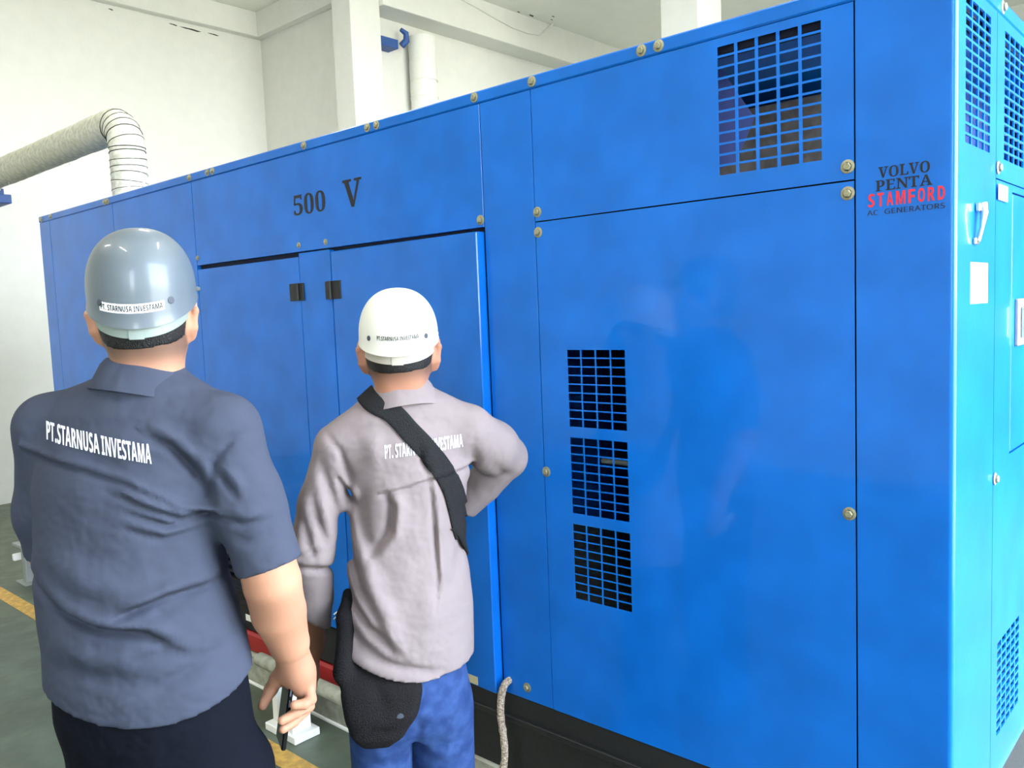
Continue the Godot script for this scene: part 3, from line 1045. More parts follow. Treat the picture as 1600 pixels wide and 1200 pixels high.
# ------------------------------------------------------------------ ducts, brackets, hose
func build_pipes() -> void:
	var z := -0.4
	var x := -4.905
	var t := thing("exhaust_duct", "grey cloth-wrapped exhaust duct bending from the enclosure roof to the left wall", "duct", Vector3(x, 2.187, z))
	var r := 0.097
	var pts := []
	var yh := 0.535
	for i in 8:
		pts.append(Vector3(0, lerpf(-0.01, yh - 0.17, i / 7.0), 0))
	for i in range(1, 12):
		var a := PI / 2 * i / 12
		pts.append(Vector3(-0.17 + 0.17 * cos(a), yh - 0.17 + 0.17 * sin(a), 0))
	for i in 40:
		pts.append(Vector3(lerpf(-0.17, -3.50, i / 39.0), yh, 0))
	var mb := MB.new()
	var rd := []
	var rg := RandomNumberGenerator.new()
	rg.seed = 5
	for i in pts.size():
		rd.append(r * (1.0 + rg.randf_range(-0.025, 0.025)))
	mb.tube(pts, rd, 40)
	add("wrapping", mb, M.duct, t)
	for k in 15:
		var ring := MB.new()
		var at: Vector3
		var dir: Vector3
		if k < 9:
			at = Vector3(0, 0.02 + k * 0.042, 0)
			dir = Vector3.UP
		else:
			var a := PI / 2 * (k - 8.6) / 7.0
			at = Vector3(-0.17 + 0.17 * cos(a), yh - 0.17 + 0.17 * sin(a), 0)
			dir = Vector3(-sin(a), cos(a), 0)
		dir = (dir + Vector3(rg.randf_range(-0.1, 0.1), 0, rg.randf_range(-0.1, 0.1))).normalized()
		var s := dir.cross(Vector3.BACK).normalized()
		var o := s.cross(dir)
		var pp := []
		for i in 41:
			var an := TAU * i / 40
			pp.append(at + (s * cos(an) + o * sin(an)) * r * (1.008 + rg.randf_range(-0.008, 0.014)))
		ring.tube(pp, [0.0026], 5, false)
		add("binding_wire", ring, M.wire, t)
	for k in 6:
		var st := MB.new()
		var p := Vector3([-0.19, -0.22, -0.9, -1.4, -1.9, -2.2][k], yh - r + 0.003, rg.randf_range(-0.02, 0.03))
		st.tube([p, p + Vector3(0.01, -0.02, 0.0), p + Vector3(-0.005, -0.02 - 0.03 * rg.randf(), 0.005)], [0.005, 0.003, 0.001], 5)
		add("loose_strand", st, M.duct, t)
	# blue cantilever bracket under the duct at the left wall
	var bt := thing("duct_bracket", "blue steel bracket on the left wall under the grey duct", "bracket", Vector3(-8.43, 2.50, -0.4))
	add("arm", blk(Vector3(0, 0, -0.05), Vector3(1.42, 0.065, 0.05), 0.004), M.blue_steel, bt)
	add("base_plate", blk(Vector3(0, -0.1, -0.1), Vector3(0.012, 0.16, 0.1), 0.002), M.blue_steel, bt)
	add("saddle", blk(Vector3(1.2, 0.065, -0.04), Vector3(1.3, 0.124, 0.04), 0.004), M.blue_steel, bt)
	# white standpipe in the bay and the blue bracket beside it
	var sp := thing("standpipe", "white cloth-wrapped standpipe on the bay wall below the beam", "pipe", Vector3(-6.60, 0, -4.30))
	mb = MB.new()
	pts = []
	rd = []
	for i in 60:
		pts.append(Vector3(0, i * 4.40 / 59, 0))
		rd.append(0.142 + 0.002 * sin(i * 2.1))
	mb.tube(pts, rd, 28)
	add("wrapping", mb, M.white_wrap, sp)
	for k in 9:
		var ring := MB.new()
		var pp := []
		for i in 33:
			pp.append(Vector3(cos(TAU * i / 32) * 0.146, 2.6 + k * 0.17, sin(TAU * i / 32) * 0.146))
		ring.tube(pp, [0.004], 5, false)
		add("band", ring, M.white_wrap, sp)
	var bb := thing("pipe_bracket", "small blue steel clamp beside the white standpipe under the beam", "bracket", Vector3(-6.75, 4.20, -3.95))
	mb = MB.new()
	mb.box(Vector3(0.0, 0.02, -0.02), Vector3(0.16, 0.11, 0.20), 0.004)
	add("channel", mb, M.blue_steel, bb)
	mb = MB.new()
	mb.tube([Vector3(0.14, 0.07, -0.08), Vector3(0.17, 0.12, -0.12), Vector3(0.17, 0.19, -0.12), Vector3(0.16, 0.22, -0.06)], [0.035, 0.035, 0.03, 0.02], 10)
	add("clamp", mb, M.blue_steel, bb)
	# cloth-wrapped cable that hangs out of the enclosure beside the open door
	var ho := thing("cable", "dirty beige wrapped cable hanging from the enclosure beside the open door", "cable", Vector3(-1.692, 0, 0))
	mb = MB.new()
	pts = []
	rd = []
	var way := [Vector3(0.0, 0.428, -0.03), Vector3(0.0, 0.43, 0.0), Vector3(-0.004, 0.418, 0.02), Vector3(-0.013, 0.38, 0.026), Vector3(-0.016, 0.32, 0.028), Vector3(-0.006, 0.26, 0.03), Vector3(0.0, 0.20, 0.035), Vector3(-0.008, 0.13, 0.05), Vector3(-0.03, 0.05, 0.07), Vector3(-0.08, 0.016, 0.10), Vector3(-0.22, 0.013, 0.12)]
	for i in way.size() - 1:
		for k in 6:
			var a: Vector3 = way[maxi(i - 1, 0)]
			var d: Vector3 = way[mini(i + 2, way.size() - 1)]
			pts.append(way[i].cubic_interpolate(way[i + 1], a, d, k / 6.0))
			rd.append(0.0112 + rg.randf_range(-0.001, 0.001))
	mb.tube(pts, rd, 12)
	add("sheath", mb, M.hose, ho)

# ------------------------------------------------------------------ things on the floor
func build_floor_things() -> void:
	var p := thing("concrete_plinth", "low pale concrete plinth under the blue enclosure", "plinth", Vector3(0, 0, 0))
	add("slab", blk(Vector3(-5.4, 0.0, -1.9), Vector3(-0.35, 0.132, 0.0), 0.008), M.plinth, p)
	add("painted_edge", blk(Vector3(-5.4, 0.0, 0.0), Vector3(-0.35, 0.012, 0.010), 0.002), M.white, p)
	# black and red starter batteries on the plinth
	var names := ["black starter battery with red tray beside the grey-shirted worker's elbow", "black and red starter battery beside the mauve-shirted worker's pouch"]
	for k in 2:
		var b := thing("battery", names[k], "battery", Vector3(-3.12 + k * 0.56, 0.132, -0.13), 0.0)
		add("case", blk(Vector3(-0.2, 0.085, -0.11), Vector3(0.2, 0.21 if k == 0 else 0.25, 0.11), 0.012), M.matt_black, b)
		add("tray", blk(Vector3(-0.205, 0.0, -0.115), Vector3(0.205, 0.085, 0.118), 0.01), M.red, b)
		for s in [-1, 1]:
			var tm := MB.new()
			tm.lathe([Vector2(0.0, 0.0), Vector2(0.014, 0.0), Vector2(0.012, 0.022), Vector2(0.0, 0.022)], 12, Transform3D(Basis(), Vector3(s * 0.13, 0.21 if k == 0 else 0.25, 0.03)))
			add("terminal", tm, M.grey_steel, b)
		if k == 0:
			add("label_plate", blk(Vector3(-0.142, 0.130, 0.11), Vector3(-0.080, 0.158, 0.1108)), M.white, b)
	# white steel guard stand in front of the plinth
	var g := thing("pipe_stand", "small white steel pipe stand on the floor between the two workers", "stand", Vector3(-2.70, 0, 0.13))
	add("base_plate", blk(Vector3(-0.1, 0, -0.05), Vector3(0.1, 0.03, 0.06), 0.003), M.white, g)
	add("upright", blk(Vector3(0.035, 0.03, -0.03), Vector3(0.075, 0.17, 0.05), 0.003), M.white, g)
	add("upright", blk(Vector3(-0.09, 0.03, -0.04), Vector3(-0.055, 0.19, 0.03), 0.003), M.white, g)
	add("web", blk(Vector3(-0.055, 0.03, -0.03), Vector3(0.035, 0.16, -0.02), 0.002), M.grey_steel, g)
	var pp := MB.new()
	pp.tube([Vector3(-0.35, 0.165, -0.08), Vector3(0.3, 0.165, -0.08)], [0.028], 16)
	add("pipe", pp, M.plinth, g)
	var cl := MB.new()
	var pts := []
	for i in 13:
		var a := TAU * i / 12
		pts.append(Vector3(-0.02, 0.165 + cos(a) * 0.034, -0.08 + sin(a) * 0.034))
	cl.tube(pts, [0.004], 6, false)
	add("clip", cl, M.white, g)
	# grey support stand by the left wall
	var s := thing("support_stand", "grey steel support stand on the floor at the left edge", "stand", Vector3(-5.69, 0, 0.07))
	add("top_plate", blk(Vector3(-0.09, 0.222, -0.12), Vector3(0.32, 0.240, 0.05), 0.003), M.grey_steel, s)
	add("column", blk(Vector3(-0.01, 0.0, -0.03), Vector3(0.06, 0.222, 0.03), 0.006), M.grey_steel, s)
	add("foot", blk(Vector3(-0.05, 0.0, -0.06), Vector3(0.12, 0.008, 0.06), 0.002), M.grey_steel, s)
	add("junction_box", blk(Vector3(-0.075, 0.13, 0.01), Vector3(-0.045, 0.172, 0.06), 0.004), M.white, s)

# ------------------------------------------------------------------ people
class SkinField extends Field:
	var base_col := Color(0.5, 0.3, 0.2)
	var hair_col := Color(0.05, 0.04, 0.035)
	var head := false
	var nape := -0.07
	func shade(p: Vector3) -> Color:
		if not head:
			var k := 0.92 + 0.08 * sin(p.y * 37.0 + p.x * 21.0)
			return Color(base_col.r * k, base_col.g * k, base_col.b * k)
		var t := smoothstep(nape - 0.03, nape + 0.02, p.y) * smoothstep(-0.045, -0.005, p.z) * (1.0 - smoothstep(0.072, 0.078, absf(p.x)))
		var c := base_col.lerp(hair_col, 0.72 * t)
		if p.z < -0.088 and absf(p.y + 0.062) < 0.009 and absf(p.x) < 0.024:
			c = Color(0.36, 0.13, 0.11)
		if p.z < -0.07 and absf(p.y - 0.022) < 0.006 and absf(absf(p.x) - 0.034) < 0.018:
			c = hair_col
		return c

func join(to: MB, from: MB, xf: Transform3D) -> void:
	var s := to.v.size()
	for i in from.v.size():
		to.v.append(xf * from.v[i])
		to.n.append(xf.basis * from.n[i])
		to.c.append(from.c[i])
	for i in from.ix:
		to.ix.append(s + i)

func head_mesh(skin: Color, nape: float, neck_r: float, wide: float) -> MB:
	var h := SkinField.new()
	h.base_col = skin
	h.head = true
	h.nape = nape
	h.ell(Vector3(0, 0.045, 0.012), Vector3(0.077, 0.098, 0.096), 0.02)
	h.ell(Vector3(0, 0.0, 0.030), Vector3(0.068, 0.062, 0.068), 0.03)
	h.ell(Vector3(0, -0.05, -0.030), Vector3(0.057 * wide, 0.058, 0.060), 0.04)
	h.cap(Vector3(0, -0.095, -0.070), Vector3(0, -0.098, -0.066), 0.022, 0.022, 0.03)
	h.cap(Vector3(0, 0.018, -0.086), Vector3(0, -0.028, -0.108), 0.009, 0.014, 0.015)
	for s in [-1.0, 1.0]:
		h.cap(Vector3(s * 0.010, -0.032, -0.098), Vector3(s * 0.016, -0.033, -0.094), 0.008, 0.008, 0.01)
		h.cap(Vector3(s * 0.016, 0.020, -0.082), Vector3(s * 0.045, 0.020, -0.070), 0.010, 0.010, 0.015)
		h.cap(Vector3(s * 0.052, -0.012, -0.058), Vector3(s * 0.058, -0.018, -0.03), 0.016, 0.016, 0.03)
		# ear: a leaning shell with a rim and a lobe
		var e := Basis(Vector3.UP, s * -0.42)
		h.ell(Vector3(s * 0.084, 0.004, 0.014), Vector3(0.0075, 0.030, 0.019), 0.008, e)
		h.chain([Vector3(s * 0.080, -0.018, 0.000), Vector3(s * 0.084, 0.022, -0.002), Vector3(s * 0.091, 0.034, 0.014), Vector3(s * 0.095, 0.020, 0.028), Vector3(s * 0.090, -0.012, 0.022), Vector3(s * 0.083, -0.030, 0.006)], [0.004, 0.0045, 0.005, 0.005, 0.0055, 0.0065], 0.006)
	h.cap(Vector3(0, -0.061, -0.088), Vector3(0, -0.061, -0.088), 0.012, 0.012, 0.012)
	h.cap(Vector3(0, -0.03, 0.020), Vector3(0, -0.17, 0.012), neck_r * 0.95, neck_r * 1.0, 0.035)
	for s in [-1.0, 1.0]:
		h.cap(Vector3(s * 0.022, -0.02, 0.052), Vector3(s * 0.030, -0.16, 0.012), 0.022, 0.030, 0.03)
	var mb := MB.new()
	h.nets(mb, Vector3(-0.115, -0.185, -0.14), Vector3(0.115, 0.16, 0.13), 0.0042, true)
	mb.smooth_normals()
	return mb

func hair_mesh(down: float, nr: float) -> MB:
	var h := Field.new()
	h.ell(Vector3(0, 0.045, 0.012), Vector3(0.0795, 0.100, 0.099), 0.02)
	h.ell(Vector3(0, 0.0, 0.030), Vector3(0.0705, 0.066, 0.0715), 0.03)
	h.cap(Vector3(0, -0.03, 0.020), Vector3(0, -0.17, 0.012), nr * 0.95 + 0.003, nr + 0.003, 0.035)
	for s in [-1.0, 1.0]:
		h.cap(Vector3(s * 0.022, -0.02, 0.052), Vector3(s * 0.030, -0.16, 0.012), 0.0245, 0.033, 0.03)
	h.cuts.append([Vector3(0, down, 0.07), Vector3(0, -0.96, -0.28).normalized()])
	h.cuts.append([Vector3(0, 0.02, -0.045), Vector3(0, -0.5, -0.86).normalized()])
	h.cuts.append([Vector3(0, 0.07, 0.0), Vector3.UP])
	var rg := RandomNumberGenerator.new()
	rg.seed = 9
	for i in 26:
		var a := rg.randf_range(-1.2, 1.2)
		h.dents.append([Vector3(sin(a) * 0.075, down + rg.randf_range(-0.004, 0.02), cos(a) * 0.085), 0.016, rg.randf_range(-0.0016, 0.001)])
	var mb := MB.new()
	h.nets(mb, Vector3(-0.1, -0.1, -0.1), Vector3(0.1, 0.09, 0.13), 0.0042)
	mb.smooth_normals()
	return mb

# height of the lower rim of a hard hat: low behind, higher at the sides
func rim(phi: float, back: float, side: float) -> float:
	return back + (side - back) * (1.0 - cos(phi)) * (1.0 if absf(phi) < PI / 2 else 1.0 - 0.12 * (absf(phi) - PI / 2))

func hat_point(phi: float, y: float, rx: float, rz: float, top: float, eq: float, extra := 0.0) -> Vector3:
	var s := 1.0
	if y > eq:
		s = pow(maxf(1.0 - pow((y - eq) / (top - eq), 2.25), 0.0), 1.0 / 2.25)
	else:
		s = 1.0 - 0.9 * pow((eq - y), 1.5)
	return Vector3(sin(phi) * (rx * s + extra), y, cos(phi) * (rz * s + extra))

func hard_hat(label: String, xf: Transform3D, rx: float, rz: float, top: float, eq: float, back: float, side: float, shell: Material, band: Material) -> Node3D:
	var t := thing("hard_hat", label, "helmet", xf.origin)
	t.basis = xf.basis
	var mb := MB.new()
	var N := 72
	for inner in 2:
		var g := []
		for j in 30:
			var row := []
			var u := j / 29.0
			for i in N:
				var phi := TAU * i / N
				var yr := rim(wrapf(phi, -PI, PI), back, side)
				var a := sin(u * PI / 2)
				var y := lerpf(top, yr, 1.0 - cos(u * PI / 2)) if u < 1.0 else yr
				var q := hat_point(phi, y - 0.0001, rx, rz, top, eq, -0.003 * inner)
				if inner:
					q.y = minf(q.y, top - 0.003)
				if u > 0.93:       # the rim turns out a little
					var o := (u - 0.93) / 0.07
					q += Vector3(sin(phi), 0, cos(phi)) * 0.002 * o * o * a
				row.append(q)
			g.append(row)
		mb.grid(g, true, inner == 1)
	# joint of the two skins at the rim
	var lip := []
	for k in 2:
		var row := []
		for i in N:
			var phi := TAU * i / N
			var yr := rim(wrapf(phi, -PI, PI), back, side)
			var q := hat_point(phi, yr - 0.0001, rx, rz, top, eq, -0.003 * k)
			row.append(q + Vector3(sin(phi), 0, cos(phi)) * 0.002)
		lip.append(row)
	mb.grid(lip, true)
	add("shell", mb, shell, t)
	# peak in front
	mb = MB.new()
	for under in 2:
		var g := []
		for j in 8:
			var row := []
			for i in 33:
				var phi := PI + (i / 32.0 - 0.5) * 2.5
				var w := pow(cos((phi - PI) * 1.25), 0.7) if absf(phi - PI) < 1.25 else 0.0
				var yr := rim(wrapf(phi, -PI, PI), back, side) + 0.003
				var q := hat_point(phi, yr, rx, rz, top, eq, -0.002)
				var o := 0.048 * w * j / 7.0
				row.append(q + Vector3(sin(phi) * o, -o * 0.22 - 0.0028 * under, cos(phi) * o))
			g.append(row)
		mb.grid(g, false, under == 1)
	add("peak", mb, shell, t)
	# headband behind the head
	mb = MB.new()
	var rows := []
	for k in 5:
		var row := []
		for i in 41:
			var phi := (i / 40.0 - 0.46) * 2.55
			var yc := back - 0.013 + (side - back) * 0.85 * (1.0 - cos(phi)) + 0.004
			var o: float = [0.0, 0.0016, 0.0016, 0.0, 0.0][k]
			var dy: float = [0.014, 0.014, -0.009, -0.009, 0.014][k]
			row.append(Vector3(sin(phi) * (0.0815 + o), yc + dy, 0.012 + cos(phi) * (0.0925 + o)))
		rows.append(row)
	mb.grid(rows, false, true)
	var hb := add("headband", mb, band, t)
	mb = MB.new()
	rows = []
	for k in 2:
		var row := []
		for i in 9:
			var phi := (i / 8.0 - 0.5) * 0.30
			row.append(Vector3(sin(phi) * 0.0862, back - 0.013 + [0.0125, -0.0105][k] + 0.004, 0.012 + cos(phi) * 0.0962))
		rows.append(row)
	mb.grid(rows, false, true)
	add("buckle", mb, band, hb)
	return t

func hat_plug(t: Node3D, phi: float, y: float, r: float, rx: float, rz: float, top: float, eq: float) -> void:
	var p := hat_point(phi, y, rx, rz, top, eq, 0.0)
	var nn := Vector3(sin(phi) / rx, 0.0, cos(phi) / rz).normalized()
	var mb := MB.new()
	mb.lathe([Vector2(0, -0.002), Vector2(r, -0.002), Vector2(r, 0.0007), Vector2(r * 0.7, 0.0014), Vector2(0, 0.0014)], 18, Transform3D(Basis(Quaternion(Vector3.UP, nn)), p))
	add("plug", mb, M.plug, t)

func bend_on_hat(mb: MB, mid: float, y0: float, back: float, side: float, rx: float, rz: float, top: float, eq: float, lift: float) -> MB:
	var rim0 := rim(0.0, back, side)
	for i in mb.v.size():
		var p := mb.v[i]
		var phi := mid + p.x / ((rx + rz) * 0.5)
		var y := y0 + p.y + (rim(phi, back, side) - rim0) * 0.75
		mb.v[i] = hat_point(phi, y, rx, rz, top, eq, lift + p.z)
		mb.n[i] = Vector3(sin(phi), 0, cos(phi))
	return mb

# lettering printed on cloth: every corner of the letters is set down on the cloth behind it
func print_on(fld: Field, mb: MB, s0: float, y0: float, slope: float, lift: float) -> MB:
	var seen := {}
	for i in mb.v.size():
		var p := mb.v[i]
		var key := Vector2i(roundi(p.x * 20000.0), roundi(p.y * 20000.0))
		if not seen.has(key):
			seen[key] = fld.hit(s0 + p.x, y0 + p.y + slope * p.x)
		var h: Array = seen[key]
		mb.v[i] = h[0] + h[1] * (lift + p.z)
		mb.n[i] = h[1]
	return mb

# a strip laid over a field along points (s, y)
func ribbon(fld: Field, pts: Array, wide: float, lift: float, thick: float) -> MB:
	var cur := Curve2D.new()
	cur.bake_interval = 0.006
	for i in pts.size():
		var a := Vector2(pts[maxi(i - 1, 0)][0], pts[maxi(i - 1, 0)][1])
		var b := Vector2(pts[mini(i + 1, pts.size() - 1)][0], pts[mini(i + 1, pts.size() - 1)][1])
		var tg := (b - a) / 6.0
		cur.add_point(Vector2(pts[i][0], pts[i][1]), -tg, tg)
	var len_ := cur.get_baked_length()
	var n := int(len_ / 0.008)
	var outer := []
	var edge := []
	for i in n + 1:
		var c := cur.sample_baked(len_ * i / n)
		var c2 := cur.sample_baked(minf(len_, len_ * i / n + 0.004)) - cur.sample_baked(maxf(0.0, len_ * i / n - 0.004))
		var q := Vector2(-c2.y, c2.x).normalized()
		var row := []
		for k in 7:
			var o := (k / 6.0 - 0.5) * wide
			var h := fld.hit(c.x + q.x * o, c.y + q.y * o)
			row.append(h[0] + h[1] * (lift + thick))
		var h0 := fld.hit(c.x - q.x * wide * 0.5, c.y - q.y * wide * 0.5)
		var h1 := fld.hit(c.x + q.x * wide * 0.5, c.y + q.y * wide * 0.5)
		row.push_front(h0[0])
		row.append(h1[0])
		outer.append(row)
	var mb := MB.new()
	mb.grid(outer, false)
	return mb

func collar(cx: float, cz: float, rt: Vector2, rb: Vector2, yt: float, yb: float, fall_t: float, fall_b: float, tilt: float, turn: float, xf_z := 0.0) -> MB:
	var mb := MB.new()
	var rows := []
	var prof := [[0.0, -0.004, 0.004], [0.0, 0.0, 0.0], [0.15, 0.003, 0.0], [0.5, 0.003, 0.0], [1.0, 0.004, 0.0], [1.02, 0.0, 0.0], [0.6, -0.004, 0.0], [0.1, -0.006, -0.004], [-0.4, -0.006, -0.03]]
	for q in prof:
		var row := []
		for i in 73:
			var phi := (i / 72.0 - 0.5) * TAU * 0.97
			var f := 0.5 - 0.5 * cos(phi)
			var t: float = clampf(q[0], 0.0, 1.02)
			var a: float = lerpf(rt.x, rb.x, t) + q[1]
			var b: float = lerpf(rt.y, rb.y, t) + q[1]
			var y: float = lerpf(yt - fall_t * f, yb - fall_b * f, t) + q[2] + (0.0 if q[0] >= 0.0 else -0.02)
			var p := Vector3(sin(phi) * a, 0, cos(phi) * b).rotated(Vector3.UP, turn)
			row.append(Vector3(cx + p.x, y + tilt * p.x, cz + p.z + xf_z * f))
		rows.append(row)
	mb.grid(rows, false)
	return mb

func hand_relaxed(f: SkinField, wrist: Vector3, dir: Vector3, palm_n: Vector3, thumb_side: float) -> void:
	var d := dir.normalized()
	var nrm := (palm_n - d * palm_n.dot(d)).normalized()
	var side := d.cross(nrm).normalized() * thumb_side
	for k in 4:
		var off := (k - 1.5) * 0.0195
		var kn: Vector3 = wrist + d * (0.088 - 0.006 * absf(k - 1.2)) + side * -off
		f.cap(wrist + side * -off * 0.6, kn, 0.015, 0.011, 0.012)
		var l: float = [0.036, 0.042, 0.039, 0.030][k]
		var c1 := kn + (d * 0.85 + nrm * 0.5).normalized() * l
		var c2 := c1 + (d * 0.55 + nrm * 0.85).normalized() * l * 0.7
		var c3 := c2 + (d * 0.2 + nrm * 1.0).normalized() * l * 0.55
		f.chain([kn, c1, c2, c3], [0.0095, 0.0088, 0.008, 0.007], 0.004)
	var t0 := wrist + d * 0.02 + side * 0.022
	var t1 := t0 + (d * 0.7 + side * 0.6 + nrm * 0.3).normalized() * 0.042
	var t2 := t1 + (d * 0.95 + side * 0.2 + nrm * 0.35).normalized() * 0.034
	var t3 := t2 + (d + nrm * 0.4).normalized() * 0.026
	f.chain([t0, t1, t2, t3], [0.016, 0.0125, 0.011, 0.009], 0.008)

func legs_and_shoes(person: Node3D, tr: Field, sk: MB, hips: Array, knees: Array, feet: Array, r: Array, skin: Color, shoes: String) -> void:
	for i in 2:
		tr.chain([hips[i], knees[i], feet[i] + Vector3(0, 0.08, 0)], r, 0.02)
		var s := Field.new()
		var a: Vector3 = feet[i]
		s.cap(a + Vector3(0, 0.045, 0.02), a + Vector3(0, 0.04, -0.13), 0.043, 0.036, 0.03)
		s.cap(a + Vector3(0, 0.04, 0.02), a + Vector3(0, 0.10, 0.015), 0.042, 0.042, 0.03)
		s.cap(a + Vector3(0, 0.035, -0.09), a + Vector3(0, 0.03, -0.17), 0.042, 0.03, 0.03)
		s.cuts.append([a + Vector3(0, 0.001, 0), Vector3.DOWN])
		var mb := MB.new()
		s.nets(mb, a + Vector3(-0.07, -0.01, -0.23), a + Vector3(0.07, 0.16, 0.09), 0.01)
		mb.smooth_normals()
		add(shoes, mb, M.shoe, person)
		var l := SkinField.new()
		l.base_col = skin
		l.chain([hips[i], knees[i], feet[i] + Vector3(0, 0.07, 0)], [r[0] * 0.86, r[1] * 0.72, r[2] * 0.6], 0.02)
		l.nets(sk, feet[i] + Vector3(-0.16, 0.02, -0.2), Vector3(hips[i].x + 0.14, hips[i].y + 0.1, 0.16), 0.02, true)

# --- the larger man, grey-blue shirt
func build_person_in_grey() -> void:
	var skin := Color(0.43, 0.212, 0.13)
	var at := Vector3(-1.603, 0, 1.093)
	var yaw := deg_to_rad(31.0)
	var pr := thing("person", "large man seen from behind in grey-blue short-sleeved shirt, arm hanging down with a phone", "person", at, yaw)
	var PX := Transform3D(Basis(Vector3.UP, yaw), at)
	var el := Vector3(0.817, 0, -0.576)
	var dl := Vector3(-0.576, 0, -0.817)
	var HX := Transform3D(Basis(Vector3.UP, deg_to_rad(26.0)) * Basis(Vector3.RIGHT, deg_to_rad(3.0)), Vector3(0.015, 1.556, -0.012))
	# shirt
	var sh := Field.new()
	sh.el = el
	sh.dl = dl
	sh.rows = sections([[1.46, 0.012, -0.008, 0.062, 0.060], [1.43, 0.006, -0.002, 0.100, 0.080], [1.385, -0.004, 0.004, 0.16, 0.10], [1.325, -0.014, 0.012, 0.187, 0.117], [1.245, -0.026, 0.020, 0.186, 0.126], [1.158, -0.031, 0.022, 0.181, 0.129], [1.07, -0.033, 0.023, 0.188, 0.136], [1.0, -0.026, 0.018, 0.196, 0.142], [0.94, -0.020, 0.014, 0.200, 0.147], [0.874, -0.018, 0.013, 0.205, 0.151], [0.76, -0.016, 0.012, 0.208, 0.150]])
	sh.cap(Vector3(0.055, 1.405, -0.005), Vector3(0.165, 1.352, 0.003), 0.052, 0.062, 0.06)
	sh.cap(Vector3(-0.045, 1.412, 0.0), Vector3(-0.195, 1.362, 0.005), 0.05, 0.060, 0.06)
	sh.chain([Vector3(0.172, 1.345, 0.003), Vector3(0.212, 1.20, 0.002)], [0.066, 0.064], 0.035)
	sleeve(sh, Vector3(0.208, 1.22, 0.002), Vector3(0.247, 1.088, 0.002), 0.064, 0.061, 0.025)
	sh.chain([Vector3(-0.200, 1.355, 0.005), Vector3(-0.243, 1.18, -0.015)], [0.06, 0.056], 0.035)
	sleeve(sh, Vector3(-0.240, 1.19, -0.014), Vector3(-0.262, 1.10, -0.05), 0.056, 0.056, 0.025)
	sh.hem = [0.832, 1.25, -0.03]
	sh.fold([[-0.235, 1.335], [-0.199, 1.325], [-0.102, 1.300], [-0.032, 1.274], [0.051, 1.222], [0.106, 1.206]], 0.0085, 0.0095, 1)
	sh.fold([[-0.060, 1.262], [0.0, 1.228], [0.05, 1.206], [0.112, 1.203]], 0.0110, 0.0149, 2)
	sh.fold([[-0.045, 1.229], [0.028, 1.196], [0.088, 1.196]], 0.0120, 0.0131, 2)
	sh.fold([[-0.05, 1.20], [0.02, 1.172], [0.10, 1.182]], 0.0120, 0.0088, 2)
	sh.fold([[0.0, 1.362], [0.045, 1.338], [0.080, 1.295], [0.104, 1.245]], 0.0140, 0.0175, 2)
	sh.fold([[0.035, 1.372], [0.075, 1.33], [0.108, 1.27]], 0.0120, -0.0088, 0)
	sh.fold([[0.192, 1.352], [0.146, 1.341], [0.112, 1.301], [0.102, 1.25], [0.104, 1.195]], 0.0075, -0.0096, 0)
	sh.fold([[0.115, 1.29], [0.135, 1.26], [0.15, 1.23]], 0.0120, 0.0088, 2)
	sh.fold([[0.12, 1.20], [0.155, 1.19], [0.195, 1.195]], 0.0130, 0.0088, 2)
	sh.fold([[0.125, 1.165], [0.165, 1.15], [0.21, 1.16]], 0.0120, -0.0053, 0)
	sh.fold([[-0.205, 1.098], [-0.155, 1.045], [-0.096, 1.018], [-0.022, 1.008], [0.025, 0.975]], 0.0160, 0.0227, 2)
	sh.fold([[-0.105, 1.03], [-0.04, 1.052], [0.02, 1.068], [0.125, 1.08]], 0.0140, 0.0158, 2)
	sh.fold([[-0.06, 1.02], [0.0, 1.036], [0.07, 1.06]], 0.0100, -0.0070, 0)
	sh.fold([[-0.065, 0.953], [0.003, 0.962], [0.075, 0.945]], 0.0130, -0.0105, 0)
	sh.fold([[-0.06, 0.890], [0.0, 0.906], [0.05, 0.926], [0.14, 0.968]], 0.0140, -0.0105, 0)
	sh.fold([[-0.175, 0.943], [-0.10, 0.925], [-0.04, 0.924]], 0.0160, -0.0088, 0)
	sh.fold([[-0.195, 1.16], [-0.14, 1.115], [-0.07, 1.085], [0.0, 1.07]], 0.0300, 0.0158, 0)
	sh.fold([[-0.19, 0.99], [-0.11, 0.962], [0.0, 0.965]], 0.0220, 0.0105, 0)
	sh.fold([[0.06, 1.17], [0.095, 1.06], [0.13, 1.0]], 0.0300, 0.0088, 0)
	sh.fold([[-0.12, 1.36], [-0.07, 1.31], [-0.05, 1.22]], 0.0300, -0.0070, 0)
	var mb := MB.new()
	sh.nets(mb, Vector3(-0.34, 0.78, -0.2), Vector3(0.34, 1.50, 0.2), 0.0055)
	mb.smooth_normals()
	var shirt := add("shirt", mb, M.shirt_grey, pr)
	shirt.set_meta("label", "grey-blue shirt with white lettering across the back")
	add("collar", collar(0.012, -0.010, Vector2(0.074, 0.072), Vector2(0.103, 0.099), 1.488, 1.436, 0.035, 0.05, -0.20, 0.25), M.shirt_grey, shirt)
	add("lettering", print_on(sh, letters("PT.STARNUSA INVESTAMA", 0.172, 0.034, "Droid Sans", 700, 0.0006), -0.076, 1.343, -0.25, 0.0012), M.white_print, shirt)
	# trousers
	var tr := Field.new()
	tr.rows = sections([[0.90, -0.018, 0.013, 0.190, 0.138], [0.80, -0.016, 0.012, 0.196, 0.140], [0.72, -0.008, 0.006, 0.192, 0.135], [0.66, 0.0, 0.0, 0.178, 0.12], [0.62, 0.0, 0.0, 0.14, 0.10]])
	var sk := MB.new()
	var l := SkinField.new()
